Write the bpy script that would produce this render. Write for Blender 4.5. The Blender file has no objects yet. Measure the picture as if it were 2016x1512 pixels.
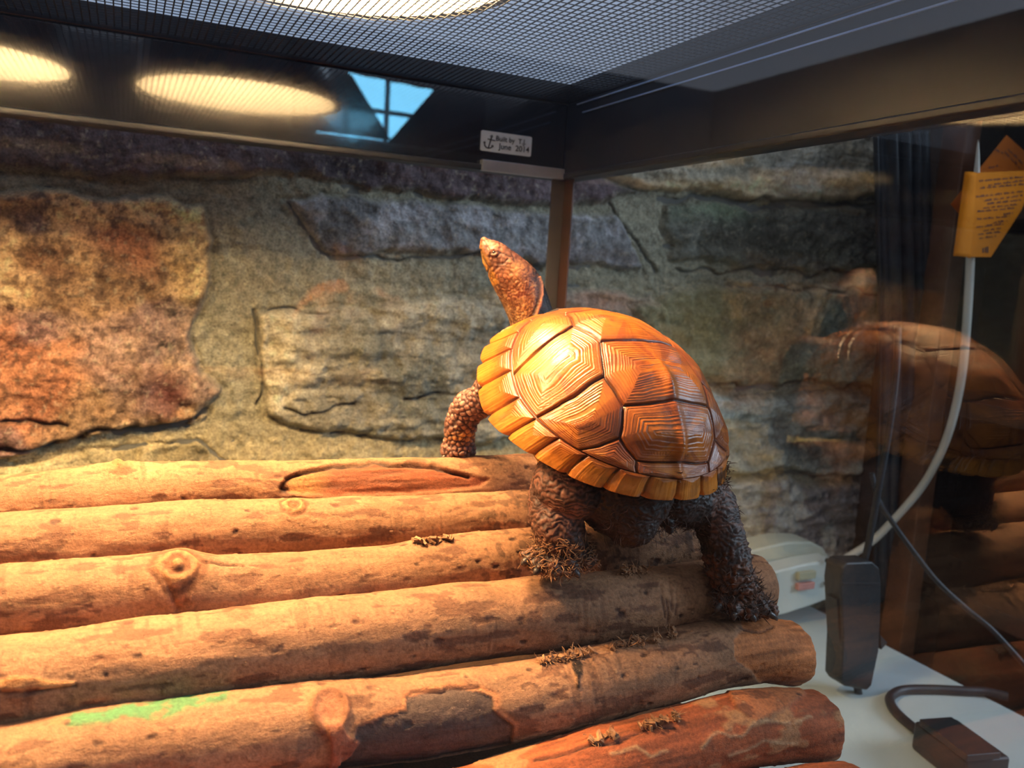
import bpy, bmesh, math, random
import numpy as np
from mathutils import Vector, Matrix

# ------------------------------------------------------------------ camera, world, lights
ZC = 1.11                      # height of the camera above the room floor
SC = bpy.context.scene
COL = SC.collection
SC.view_settings.view_transform = 'Standard'
SC.view_settings.look = 'None'
SC.view_settings.gamma = 1.0
SC.view_settings.exposure = 0.0

FPX, CX, CY = 1638.0, 1008.0, 756.0
_X = np.array([3522., -2., FPX]); _Y = np.array([-762., -262., FPX])
_X /= np.linalg.norm(_X); _Y -= _X*(_X@_Y); _Y /= np.linalg.norm(_Y)
_D = np.cross(_X, _Y)
if _D[1] < 0: _D = -_D
MW = np.array([_X, _Y, -_D])   # camera axes (right, down, forward) -> world

cam_data = bpy.data.cameras.new('camera'); cam = bpy.data.objects.new('camera', cam_data)
COL.objects.link(cam); SC.camera = cam
cam_data.sensor_width = 36.0; cam_data.lens = 36.0*FPX/2016.0
cam_data.clip_start = 0.01; cam_data.clip_end = 50
cam_data.dof.use_dof = True; cam_data.dof.focus_distance = 0.40; cam_data.dof.aperture_fstop = 14.0
_r = MW[:, 0]; _u = -MW[:, 1]; _b = -MW[:, 2]
cam.matrix_world = Matrix(((_r[0], _u[0], _b[0], 0), (_r[1], _u[1], _b[1], 0), (_r[2], _u[2], _b[2], ZC), (0, 0, 0, 1)))

world = bpy.data.worlds.new('World'); SC.world = world; world.use_nodes = True
_bg = world.node_tree.nodes['Background']
_bg.inputs[0].default_value = (0.72, 0.80, 1.0, 1); _bg.inputs[1].default_value = 0.70

def area_light(name, loc, target, size, energy, color, shape='DISK', size_y=None):
    l = bpy.data.lights.new(name, 'AREA'); l.shape = shape; l.size = size; l.energy = energy; l.color = color
    if size_y: l.size_y = size_y
    o = bpy.data.objects.new(name, l); COL.objects.link(o)
    o.location = Vector(loc)+Vector((0, 0, ZC))
    o.rotation_euler = (Vector(target)-Vector(loc)).to_track_quat('-Z', 'Y').to_euler()
    return o
# unseen cool light added at the right, standing in for room daylight
area_light('side_fill_light', (2.3, -0.7, 0.75), (0.6, 0.75, -0.1), 0.9, 46.0, (0.62, 0.78, 1.0), 'RECTANGLE', 0.9)
# light bulbs of the two dome lamps (their own light, inside the domes)
LAMPS = [(0.094, 0.420, 0.085, 800.), (-0.126, 0.420, 0.085, 1350.)]

# ------------------------------------------------------------------ geometry helpers
XR, YB, YF, XL = 0.329, 0.6205, 0.12, -0.27       # tank: right, back, front, left glass
ZTOP, ZBAND, ZTAB = 0.1385, 0.0835, -0.36           # lid height, underside of the frame band, table top
YW = 0.75                                         # stone wall

def rays(px, py):
    v = np.stack([np.asarray(px, float)-CX, np.asarray(py, float)-CY, np.full(np.shape(px), FPX)], -1)
    return v @ MW.T
def at(px, py, Y): r = rays(px, py); return r*(Y/r[..., 1:2]) if r.ndim > 1 else r*(Y/r[1])
def atX(px, py, X): r = rays(px, py); return r*(X/r[0])
def atZ(px, py, Z): r = rays(px, py); return r*(Z/r[2])
def proj(P):
    q = np.asarray(P, float) @ MW
    return CX+FPX*q[..., 0]/q[..., 2], CY+FPX*q[..., 1]/q[..., 2]

def empty(name, loc, label=None, cat=None, group=None):
    o = bpy.data.objects.new(name, None); COL.objects.link(o)
    o.empty_display_size = 0.01
    o.location = (loc[0], loc[1], loc[2]+ZC)
    if label: tag(o, label, cat, group)
    return o
def tag(o, label=None, cat=None, group=None, kind=None):
    if label: o['label'] = label
    if cat: o['category'] = cat
    if group: o['group'] = group
    if kind: o['kind'] = kind
    return o
def root_loc(o):
    v = Vector((0, 0, 0))
    while o is not None: v += Vector(o.location); o = o.parent
    return v
def mk(name, V, F, mat, parent=None, smooth=False, col=None, loc=None):
    """one mesh object from local-frame coordinates (camera at z=0); F: list or (n,4) array"""
    V = np.asarray(V, float).reshape(-1, 3)
    if parent is not None:
        pl = np.array(root_loc(parent)); org = pl - np.array([0, 0, ZC]); oloc = (0, 0, 0)
    else:
        c = V.mean(0); c[2] = V[:, 2].min(); org = c if loc is None else np.array(loc, float); oloc = (org[0], org[1], org[2]+ZC)
    me = bpy.data.meshes.new(name)
    VV = V-org
    if isinstance(F, np.ndarray):
        n = len(F); me.vertices.add(len(VV)); me.vertices.foreach_set('co', VV.ravel())
        k = F.shape[1]
        me.loops.add(n*k); me.loops.foreach_set('vertex_index', F.ravel().astype(np.int32))
        me.polygons.add(n); me.polygons.foreach_set('loop_start', np.arange(0, n*k, k, dtype=np.int32))
        try: me.polygons.foreach_set('loop_total', np.full(n, k, dtype=np.int32))
        except Exception: pass
        me.update(calc_edges=True)
    else:
        me.from_pydata(VV.tolist(), [], [list(map(int, f)) for f in F]); me.update()
    me.validate()
    if smooth: me.polygons.foreach_set('use_smooth', np.ones(len(me.polygons), bool))
    if col is not None: set_col(me, col)
    if mat: me.materials.append(mat)
    o = bpy.data.objects.new(name, me); COL.objects.link(o); o.location = oloc
    if parent is not None: o.parent = parent
    return o
def set_col(me, col):
    a = me.color_attributes.new('tint', 'FLOAT_COLOR', 'POINT')
    c = np.ones((len(me.vertices), 4), np.float32); c[:, :3] = np.clip(col, 0, 1)
    a.data.foreach_set('color', c.ravel())
def grid_faces(nu, nv, wrap_v=False, wrap_u=False):
    U = nu if wrap_u else nu-1; W = nv if wrap_v else nv-1
    i, j = np.meshgrid(np.arange(U), np.arange(W), indexing='ij')
    i2 = (i+1) % nu; j2 = (j+1) % nv
    return np.stack([i*nv+j, i2*nv+j, i2*nv+j2, i*nv+j2], -1).reshape(-1, 4)
class MB:
    def __init__(s): s.v = []; s.f = []
    def add(s, V, F):
        n = len(s.v); s.v += [list(map(float, p)) for p in V]; s.f += [[n+int(i) for i in f] for f in F]; return s
    def box(s, a, b, rot=None, cen=None):
        x0, y0, z0 = a; x1, y1, z1 = b
        V = np.array([(x0,y0,z0),(x1,y0,z0),(x1,y1,z0),(x0,y1,z0),(x0,y0,z1),(x1,y0,z1),(x1,y1,z1),(x0,y1,z1)], float)
        if rot is not None: V = (V-np.array(cen)) @ np.array(rot).T + np.array(cen)
        return s.add(V, [(0,3,2,1),(4,5,6,7),(0,1,5,4),(1,2,6,5),(2,3,7,6),(3,0,4,7)])
    def tube(s, P, R, n=10, cap=True):
        P = np.array(P, float); R = np.full(len(P), R, float) if np.isscalar(R) else np.array(R, float)
        T = np.gradient(P, axis=0); T /= np.linalg.norm(T, axis=1)[:, None]+1e-12
        up = np.array([0, 0, 1.]) if abs(T[0][2]) < .9 else np.array([1., 0, 0])
        V = []; A = np.cross(T[0], up); A /= np.linalg.norm(A)
        for i in range(len(P)):
            A = A-T[i]*(A@T[i]); A /= np.linalg.norm(A)+1e-12; Bn = np.cross(T[i], A)
            for k in range(n):
                t = 2*math.pi*k/n; V.append(P[i]+R[i]*(A*math.cos(t)+Bn*math.sin(t)))
        F = [tuple(x) for x in grid_faces(len(P), n, wrap_v=True)]
        if cap: F += [tuple(range(n))[::-1], tuple(range((len(P)-1)*n, len(P)*n))]
        return s.add(V, F)
    def lathe(s, prof, cen, n=48, axis=None):
        V = []
        for r, z in prof:
            for k in range(n):
                t = 2*math.pi*k/n; V.append((r*math.cos(t), r*math.sin(t), z))
        V = np.array(V)
        if axis is not None:
            q = Vector((0, 0, 1)).rotation_difference(Vector(axis)).to_matrix(); V = V @ np.array(q).T
        return s.add(V+np.array(cen), [tuple(x) for x in grid_faces(len(prof), n, wrap_v=True)])
    def build(s, name, mat, parent=None, smooth=False, bevel=0, loc=None, seg=2):
        o = mk(name, s.v, s.f, mat, parent, smooth, loc=loc)
        if bevel:
            m = o.modifiers.new('bevel', 'BEVEL'); m.width = bevel; m.segments = seg; m.limit_method = 'ANGLE'
            for p in o.data.polygons: p.use_smooth = True
            try:
                w = o.modifiers.new('wn', 'WEIGHTED_NORMAL')
            except Exception: pass
        return o
def smooth_path(P, n=12):
    P = np.array(P, float); out = []
    Q = np.vstack([2*P[0]-P[1], P, 2*P[-1]-P[-2]])
    for i in range(1, len(Q)-2):
        for t in np.linspace(0, 1, n, endpoint=False):
            a, b, c, d = Q[i-1], Q[i], Q[i+1], Q[i+2]
            out.append(.5*((2*b)+(c-a)*t+(2*a-5*b+4*c-d)*t*t+(3*b-a-3*c+d)*t**3))
    out.append(P[-1]); return np.array(out)

# ------------------------------------------------------------------ numeric noise
def _hash(ix, iy, iz, s=0):
    h = (ix.astype(np.int64)*374761393 + iy.astype(np.int64)*668265263 + iz.astype(np.int64)*2147483647 + s*974634777) & 0xffffffff
    h = ((h ^ (h >> 13))*1274126177) & 0xffffffff
    h = ((h ^ (h >> 16))*2246822519) & 0xffffffff
    return ((h ^ (h >> 15)) & 0xffffff)/float(0xffffff)
def vnoise(P, s=0):
    P = np.asarray(P, float); i = np.floor(P).astype(np.int64); f = P-i; f = f*f*(3-2*f); r = 0
    for dx in (0, 1):
        for dy in (0, 1):
            for dz in (0, 1):
                w = (f[:, 0] if dx else 1-f[:, 0])*(f[:, 1] if dy else 1-f[:, 1])*(f[:, 2] if dz else 1-f[:, 2])
                r = r+w*_hash(i[:, 0]+dx, i[:, 1]+dy, i[:, 2]+dz, s)
    return r*2-1
def fbm(P, o=4, s=0, g=.5):
    r = 0; a = 1.; P = np.asarray(P, float)
    for k in range(o): r = r+a*vnoise(P*2**k+k*17.3, s+k); a *= g
    return r
def worley(P, s=0):
    P = np.asarray(P, float); i = np.floor(P).astype(np.int64)
    d1 = np.full(len(P), 9.); d2 = np.full(len(P), 9.); idv = np.zeros(len(P))
    for dx in (-1, 0, 1):
        for dy in (-1, 0, 1):
            for dz in (-1, 0, 1):
                c = i+np.array([dx, dy, dz])
                q = np.stack([_hash(c[:, 0], c[:, 1], c[:, 2], s+k) for k in (1, 2, 3)], -1)*.8+.1+c
                d = np.linalg.norm(q-P, axis=1); h = _hash(c[:, 0], c[:, 1], c[:, 2], s+9)
                m = d < d1
                d2 = np.where(m, d1, np.minimum(d2, d)); idv = np.where(m, h, idv); d1 = np.where(m, d, d1)
    return d1, d2, idv
def sstep(a, b, x): t = np.clip((x-a)/(b-a), 0, 1); return t*t*(3-2*t)
def in_poly(x, y, poly):
    poly = np.array(poly, float); c = np.zeros(np.shape(x), bool); n = len(poly)
    for k in range(n):
        x0, y0 = poly[k]; x1, y1 = poly[(k+1) % n]
        c ^= ((y0 > y) != (y1 > y)) & (x < (x1-x0)*(y-y0)/((y1-y0)+1e-12)+x0)
    return c
def seg_dist(x, y, pts):
    pts = np.array(pts, float); d = np.full(np.shape(x), 1e9)
    for k in range(len(pts)-1):
        a = pts[k]; b = pts[k+1]; ab = b-a; L = ab@ab+1e-12
        t = np.clip(((x-a[0])*ab[0]+(y-a[1])*ab[1])/L, 0, 1)
        d = np.minimum(d, np.hypot(x-a[0]-t*ab[0], y-a[1]-t*ab[1]))
    return d
def poly_sd(x, y, poly):     # signed distance, negative inside
    d = seg_dist(x, y, list(poly)+[poly[0]]); return np.where(in_poly(x, y, poly), -d, d)
def mix(a, b, t): t = np.asarray(t)[..., None]; return a*(1-t)+np.asarray(b, float)*t
def srgb(r, g, b): return tuple(((v/255)/12.92 if v/255 <= .04045 else ((v/255+.055)/1.055)**2.4) for v in (r, g, b))

# ------------------------------------------------------------------ materials
class N:
    def __init__(s, name):
        s.m = bpy.data.materials.new(name); s.m.use_nodes = True; s.t = s.m.node_tree; s.b = s.t.nodes['Principled BSDF']
    def n(s, typ, **kw):
        x = s.t.nodes.new(typ)
        for k, v in kw.items():
            if k[0] == '_': setattr(x, k[1:], v)
            else: x.inputs[k.replace('_', ' ')].default_value = v
        return x
    def l(s, a, b): s.t.links.new(a, b)
def add_bump(N_, heights, dist=.001, strength=1.0):
    prev = None
    for h, d in heights:
        b = N_.n('ShaderNodeBump'); b.inputs['Distance'].default_value = d; b.inputs['Strength'].default_value = strength
        N_.l(h, b.inputs['Height'])
        if prev: N_.l(prev, b.inputs['Normal'])
        prev = b.outputs[0]
    N_.l(prev, N_.b.inputs['Normal'])
def noise_node(M, scale, detail=4, rough=.55, vec=None, mscale=None):
    tc = M.n('ShaderNodeTexCoord'); src = tc.outputs['Object']
    if mscale:
        mp = M.n('ShaderNodeMapping'); mp.inputs['Scale'].default_value = mscale; M.l(src, mp.inputs[0]); src = mp.outputs[0]
    t = M.n('ShaderNodeTexNoise'); t.inputs['Scale'].default_value = scale; t.inputs['Detail'].default_value = detail; t.inputs['Roughness'].default_value = rough
    M.l(src, t.inputs['Vector']); return t.outputs['Fac']
def ramp(M, fac, stops):
    r = M.n('ShaderNodeValToRGB'); e = r.color_ramp.elements
    while len(e) < len(stops): e.new(.5)
    for i, (p, c) in enumerate(stops):
        e[i].position = p; e[i].color = (c, c, c, 1) if np.isscalar(c) else (*c, 1)
    M.l(fac, r.inputs[0]); return r.outputs[0]
def mul(M, a, b, fac=1.0):
    x = M.n('ShaderNodeMixRGB', _blend_type='MULTIPLY'); x.inputs[0].default_value = fac
    M.l(a, x.inputs[1]); M.l(b, x.inputs[2]); return x.outputs[0]
def plain(name, col, rough=.5, metal=0., spec=.5, var=.15, vs=40., bump=0.0002, bs=300., coat=0):
    M = N(name); b = M.b; b.inputs['Roughness'].default_value = rough; b.inputs['Metallic'].default_value = metal
    b.inputs['Specular IOR Level'].default_value = spec; b.inputs['Coat Weight'].default_value = coat; b.inputs['Coat Roughness'].default_value = .04
    c = ramp(M, noise_node(M, vs), [(.3, tuple(np.array(col)*(1-var))), (.7, tuple(np.minimum(1, np.array(col)*(1+var))))])
    M.l(c, b.inputs['Base Color'])
    if bump: add_bump(M, [(noise_node(M, bs), bump)])
    return M.m
def tinted(name, rough=.7, spec=.3, speck=.25, sscale=500., stretch=None, bumps=((300., .0004),), streak=.2, coat=0, rvar=0):
    M = N(name); b = M.b; b.inputs['Roughness'].default_value = rough; b.inputs['Specular IOR Level'].default_value = spec
    b.inputs['Coat Weight'].default_value = coat; b.inputs['Coat Roughness'].default_value = .25
    a = M.n('ShaderNodeAttribute', _attribute_name='tint'); c = a.outputs['Color']
    c = mul(M, c, ramp(M, noise_node(M, sscale, 3, .6), [(.3, 1-speck), (.62, 1.0)]))
    c = mul(M, c, ramp(M, noise_node(M, sscale*.25, 5, .65, mscale=stretch), [(.3, 1-streak), (.65, 1.0)]))
    M.l(c, b.inputs['Base Color'])
    add_bump(M, [(noise_node(M, s_, 5, .6, mscale=stretch if k == 0 else None), d) for k, (s_, d) in enumerate(bumps)])
    return M.m
def glass(name, f0=.045, tint=(.97, .985, .98)):
    M = N(name); t = M.t; t.nodes.remove(M.b)
    lw = M.n('ShaderNodeLayerWeight'); lw.inputs['Blend'].default_value = .5
    p = M.n('ShaderNodeMath', _operation='POWER'); M.l(lw.outputs['Facing'], p.inputs[0]); p.inputs[1].default_value = 5.
    m = M.n('ShaderNodeMath', _operation='MULTIPLY_ADD'); M.l(p.outputs[0], m.inputs[0]); m.inputs[1].default_value = 1-f0; m.inputs[2].default_value = f0
    tr = M.n('ShaderNodeBsdfTransparent'); tr.inputs[0].default_value = (*tint, 1)
    gl = M.n('ShaderNodeBsdfGlossy'); gl.inputs['Roughness'].default_value = 0.0
    mx = M.n('ShaderNodeMixShader'); M.l(m.outputs[0], mx.inputs[0]); M.l(tr.outputs[0], mx.inputs[1]); M.l(gl.outputs[0], mx.inputs[2])
    M.l(mx.outputs[0], t.nodes['Material Output'].inputs[0]); return M.m
def emit(name, col, s):
    M = N(name); M.b.inputs['Emission Color'].default_value = (*col, 1); M.b.inputs['Emission Strength'].default_value = s
    M.b.inputs['Base Color'].default_value = (*[min(1, c) for c in col], 1); return M.m

M_BLACK = plain('gloss_black_plastic', (.012, .013, .018), .12, spec=.8, bump=.00004, coat=1.0)
M_RAIL = plain('satin_black_metal', (.02, .021, .026), .28, metal=.6, bump=.00003)
M_SIDEB = plain('satin_side_band', (.006, .008, .016), .45, spec=.35, bump=.00003)
M_WIRE = plain('black_wire', (.012, .012, .015), .5, bump=0)
M_POST = plain('bronze_corner_strip', (.062, .056, .056), .38, spec=.6, bump=.0001)
M_POSTD = plain('dark_brown_corner_strip', (.05, .022, .014), .45, bump=.0001)
M_GLASS = glass('pane_glass', .05)
M_GLASSR = glass('side_pane_glass', .085)
M_BARK = tinted('bark', .72, .25, speck=.38, sscale=650., stretch=(.35, 1, 1), bumps=((260., .0006), (1400., .00035)), streak=.28)
M_SHELL = tinted('shell_keratin', .38, .45, speck=.12, sscale=500., bumps=((500., .0001), (1800., .00005)), streak=.16, coat=.25)
M_SKIN = tinted('reptile_skin', .5, .45, speck=.2, sscale=900., bumps=((700., .0002), (2000., .0001)), streak=.15)
M_STONE = tinted('stone', .85, .2, speck=.45, sscale=520., bumps=((120., .003), (500., .0014)), streak=.3)
M_DIRT = tinted('peat', .95, .1, speck=.5, sscale=900., bumps=((500., .001), (1500., .0006)), streak=.3)

# ================================================================== THE ROOM
def build_stone_wall():
    x0, x1, z0, z1 = -.60, .86, -.40, .186
    nx, nz = 1250, 440
    gx, gz = np.meshgrid(np.linspace(x0, x1, nx), np.linspace(z0, z1, nz), indexing='ij')
    P = np.stack([gx.ravel(), np.full(gx.size, YW), gz.ravel()], -1)
    px, py = proj(P)
    P3 = P*[1, 0, 1]
    wx = px+fbm(P3*14, 3, 3)*20+fbm(P3*70, 3, 5)*7; wy = py+fbm(P3*14, 3, 4)*14+fbm(P3*70, 3, 6)*6
    hi = fbm(P3*60, 5, 11); lo = fbm(P3*12, 4, 12); lay = fbm(P3*[20, 1, 90], 4, 13); sp = fbm(P3*260, 3, 14)
    col = np.zeros((len(P), 3))+np.array(srgb(112, 108, 92)); h = lo*.002+hi*.0012
    col = mix(col, srgb(140, 126, 92), sstep(760, 900, wy)*sstep(1300, 1000, wx))       # beige mortar low on the left
    stones = [
     ('rust', [(-700,400),(60,378),(330,385),(410,415),(433,480),(428,560),(404,600),(374,660),(386,720),(412,762),(395,800),(355,828),(200,850),(60,878),(-100,905),(-700,960)], (118,88,60), .013),
     ('purple', [(-700,150),(-700,350),(200,352),(600,358),(900,385),(1100,392),(1280,380),(1160,340),(1100,250),(700,200)], (70,56,62), .008),
     ('blue', [(570,405),(700,380),(1090,405),(1205,402),(1288,530),(1100,522),(940,500),(800,495),(660,508),(605,450)], (98,97,102), .009),
     ('rough', [(505,612),(640,610),(900,575),(1130,566),(1300,568),(1310,770),(1060,850),(900,880),(600,840),(508,815)], (124,118,104), .010),
     ('top', [(1150,345),(1350,300),(1500,285),(1950,180),(1950,385),(1500,392),(1380,388),(1290,372)], (118,112,100), .012),
     ('dark', [(1310,402),(1600,398),(1950,400),(1950,536),(1500,528),(1335,520)], (84,84,78), .008),
     ('green', [(1235,590),(1500,560),(1950,548),(1950,745),(1600,757),(1400,750),(1250,745)], (96,96,74), .010),
     ('light', [(1330,765),(1560,778),(1950,768),(1950,930),(1450,933),(1330,915)], (134,138,132), .012),
     ('plum', [(1300,948),(1950,942),(1950,1110),(1700,1145),(1300,1200)], (100,98,106), .010),
     ('beige', [(-700,985),(0,905),(200,880),(380,862),(440,905),(430,1100),(-700,1200)], (136,122,88), .005),
    ]
    for i, (nm, pl, c, hh) in enumerate(stones):
        sd = poly_sd(wx, wy, pl)
        t = sstep(6, -14, sd); edge = np.exp(-(sd/5.)**2)
        h = h*(1-t*.3)+t*hh+t*(hi*.0022+lay*(.0045 if nm in ('rough','light','plum','top') else .0012)+lo*.004)
        c = np.array(srgb(*c)); cc = c*(1+.35*lo[:, None]+.22*hi[:, None])
        if nm == 'rust':
            cc = mix(cc, srgb(168, 132, 92), sstep(-.05, .5, fbm(P3*26, 5, 31))*.8)
            cc = mix(cc, srgb(128, 68, 38), sstep(-.1, .5, fbm(P3*[10, 1, 18], 3, 32)+sstep(560, 700, py)*.35)*.75)
            cc = mix(cc, srgb(176, 150, 100), sstep(300, 380, wx)*.5)
            cc = mix(cc, srgb(105, 82, 88), sstep(.15, .5, fbm(P3*18, 3, 37))*.6)
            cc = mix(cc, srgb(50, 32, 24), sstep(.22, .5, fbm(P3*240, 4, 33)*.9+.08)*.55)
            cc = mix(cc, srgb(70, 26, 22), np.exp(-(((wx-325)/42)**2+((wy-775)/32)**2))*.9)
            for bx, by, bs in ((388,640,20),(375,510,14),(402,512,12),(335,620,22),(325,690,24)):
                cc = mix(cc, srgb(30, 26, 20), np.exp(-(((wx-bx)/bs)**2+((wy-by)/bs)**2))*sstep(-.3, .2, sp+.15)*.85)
        if nm == 'rough':
            cc = mix(cc, srgb(66, 70, 66), sstep(0., .5, fbm(P3*[12, 1, 30], 4, 34)+.1)*sstep(560, 760, wx)*.7)
            cc = mix(cc, srgb(150, 96, 78), np.exp(-(((wx-1190)/90)**2+((wy-590)/26)**2))*.7)
            cc = mix(cc, srgb(172, 158, 128), sstep(640, 520, wx)*.5)
        if nm == 'top': cc = mix(cc, srgb(170, 140, 96), np.exp(-((wy-368)/16)**2)*.7); cc = mix(cc, srgb(150, 160, 170), np.exp(-(((wx-1560)/60)**2+((wy-345)/30)**2))*.6)
        if nm == 'green': cc = mix(cc, srgb(88, 80, 44), np.exp(-(((wx-1370)/110)**2+((wy-640)/60)**2))*.8); cc = mix(cc, srgb(128, 130, 118), sstep(1530, 1640, wx)*.5)
        if nm == 'light':
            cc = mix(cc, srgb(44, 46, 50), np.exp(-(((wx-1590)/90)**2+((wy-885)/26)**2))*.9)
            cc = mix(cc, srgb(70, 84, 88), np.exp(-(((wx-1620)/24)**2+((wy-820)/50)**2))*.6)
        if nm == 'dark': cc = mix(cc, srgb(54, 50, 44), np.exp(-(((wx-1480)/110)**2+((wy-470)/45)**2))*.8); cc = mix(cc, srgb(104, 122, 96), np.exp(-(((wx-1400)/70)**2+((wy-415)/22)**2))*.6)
        if nm == 'plum': cc = mix(cc, srgb(150, 156, 156), sstep(.1, .5, fbm(P3*30, 3, 41))*.6)
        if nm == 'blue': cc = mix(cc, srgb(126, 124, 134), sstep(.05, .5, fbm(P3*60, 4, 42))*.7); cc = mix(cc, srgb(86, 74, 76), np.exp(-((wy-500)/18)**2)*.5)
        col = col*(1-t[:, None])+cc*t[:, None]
        h = h-edge*.0032*(sd > -4)
    cracks = [([(0,885),(120,862),(250,842),(355,834),(402,806)], 5, .010), ([(0,826),(70,822),(140,828)], 4, .006),
              ([(503,612),(506,700),(511,800)], 2.2, .007), ([(660,508),(740,512),(850,508),(940,500),(1070,522)], 3, .006), ([(1300,388),(1500,394),(1730,404)], 4.5, .008),
              ([(1205,400),(1240,470),(1290,530)], 3, .005), ([(1400,750),(1470,762),(1560,752),(1720,764)], 4, .008), ([(1330,532),(1500,538),(1730,540)], 3, .005),
              ([(560,800),(600,815),(700,790)], 3, .005), ([(640,612),(520,612)], 2.5, .004), ([(800,780),(900,770)], 3.5, .005), ([(1480,930),(1600,938),(1730,930)], 4, .007),
              ([(1520,570),(1620,568),(1725,574)], 3, .004)]
    for pl, w, dp in cracks:
        d = seg_dist(px+fbm(P3*45, 3, 51)*9, py+fbm(P3*45, 3, 52)*9, pl); g = np.exp(-(d/w)**2)
        h = h-g*dp; col = mix(col, srgb(40, 36, 34), g*.75)
    h = h+fbm(P3*150, 4, 62)*.0011+fbm(P3*[50, 1, 120], 4, 63)*.0010
    col = col*(1+.14*sp[:, None]+.16*fbm(P3*140, 4, 64)[:, None])
    col = mix(col, srgb(150, 140, 120), sstep(.62, .8, fbm(P3*300, 2, 61))*.25)
    g_ = col.mean(1, keepdims=True); col = np.clip((col*.76+g_*.24)*2.9*np.array([1.06, 1.0, .90]), 0, .88)
    P[:, 1] -= h
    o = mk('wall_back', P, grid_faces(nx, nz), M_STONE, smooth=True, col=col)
    o['kind'] = 'structure'; return o
build_stone_wall()
def struct(name, mb, mat): o = mb.build(name, mat); o['kind'] = 'structure'; return o
M_WALLP = plain('painted_plaster', (.78, .82, .92), .8, var=.04, vs=6)
M_ROOM = plain('grey_room_paint', (.10, .11, .14), .85, var=.08, vs=4)
M_FLOOR = plain('dark_floor_boards', (.07, .045, .03), .45, var=.3, vs=5)
M_ROUGHST = plain('plain_stone', (.16, .15, .13), .9, var=.3, vs=12, bump=.003, bs=60)
struct('wall_back', MB().box((-.45, YW+.004, -ZC), (2.2, YW+.10, .18)), M_ROUGHST)
struct('wall_back', MB().box((-2.6, YW+.004, -ZC), (-.451, YW+.10, 1.3)), M_ROUGHST)
struct('wall_back', MB().box((-.6, YW+.101, -ZC), (2.6, YW+.16, 1.3)), M_WALLP)
struct('floor', MB().box((-2.6, -4.6, -ZC-.03), (3.6, YW+.16, -ZC)), M_FLOOR)
# wall behind the camera with its window
wy = -4.5
wf = MB()
wx0, wx1, wz0, wz1 = .94, 1.72, .69, 1.10
wf.box((-2.6, wy-.1, -ZC), (wx0, wy, 1.3)); wf.box((wx1, wy-.1, -ZC), (3.6, wy, 1.3))
wf.box((wx0, wy-.1, -ZC), (wx1, wy, wz0)); wf.box((wx0, wy-.1, wz1), (wx1, wy, 1.3))
struct('wall_front', wf, M_ROOM)
M_SKY = emit('daylight_outside', (.20, .62, .95), 13.0)
M_FRAME = plain('white_window_frame', (.3, .36, .42), .5)
wr = empty('window_1', ((wx0+wx1)/2, wy-.05, wz0)); wr['kind'] = 'structure'
MB().box((wx0, wy-.075, wz0), (wx1, wy-.07, wz1)).build('pane', M_SKY, wr)
b = MB()
for xx in (wx0+.012, 1.36, wx1-.012): b.box((xx-.012, wy-.07, wz0), (xx+.012, wy-.045, wz1))
for zz in (wz0+.012, .875, wz1-.012): b.box((wx0, wy-.069, zz-.012), (wx1, wy-.046, zz+.012))
b.build('window_frame', M_FRAME, wr)
# navy sheets added to mask the window's light down to a wedge
M_WMASK = plain('navy_mask', (.012, .018, .05), .9, bump=.001, bs=80)
def window_mask(poly, label, yb):
    n, m = 60, 30; V = []
    (ax, az), (bx, bz), (cx_, cz), (dx, dz) = poly
    for i in range(n):
        u = i/(n-1)
        for j in range(m):
            v = j/(m-1)
            xa = ax+(dx-ax)*v; xb = bx+(cx_-bx)*v; za = az+(dz-az)*v; zb = bz+(cz-bz)*v
            V.append((xa+(xb-xa)*u, yb+.008*math.sin(u*34), za+(zb-za)*u))
    o = mk('window_mask', V, grid_faces(n, m), M_WMASK, smooth=True)
    s = o.modifiers.new('solid', 'SOLIDIFY'); s.thickness = .003
    tag(o, label, 'window_mask')
K = 4.74   # distance scale from the glass to the far wall
window_mask([(.80, 1.20), (.230*K, 1.20), (.230*K+.02, .214*K), (.80, .214*K)], 'navy sheet added to mask the window left of its bright wedge', wy+.05)
window_mask([(.80, .214*K), (.230*K+.02, .214*K), (.284*K, .147*K), (.80, .147*K)], 'navy sheet added to mask the window below left of its bright wedge', wy+.11)
window_mask([(.225*K, 1.20), (1.85, 1.20), (1.85, .206*K), (.225*K, .213*K)], 'dark navy sheet added to mask the top of the bright window', wy+.17)
window_mask([(.330*K, .213*K), (1.85, .206*K), (1.85, .140*K), (.272*K, .140*K)], 'navy sheet added to mask the window right of its bright wedge', wy+.23)

struct('wall_left', MB().box((-2.7, -4.6, -ZC), (-2.6, YW+.16, 1.3)), plain('dark_wall_paint', (.025, .022, .028), .9))
struct('wall_right', MB().box((3.6, -4.6, -ZC), (3.7, YW+.16, 1.3)), plain('dark_wall_paint', (.03, .028, .034), .9))
# white table
M_TABLE = plain('white_laminate', (.46, .52, .52), .38, var=.05, vs=9, bump=.00008, bs=150)
tb = empty('table', (.0, .35, -ZC))
b = MB().box((-.85, .03, ZTAB-.028), (.722, .742, ZTAB)); b.build('table_top', M_TABLE, tb, bevel=.002)
for sx, sy in ((-.82, .06), (.69, .06), (-.82, .71), (.69, .71)):
    MB().box((sx-.022, sy-.022, -ZC), (sx+.022, sy+.022, ZTAB-.028)).build('leg', M_TABLE, tb, bevel=.002)
tag(tb, 'white table top under the glass terrarium, its corner showing at lower right', 'table')

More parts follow.
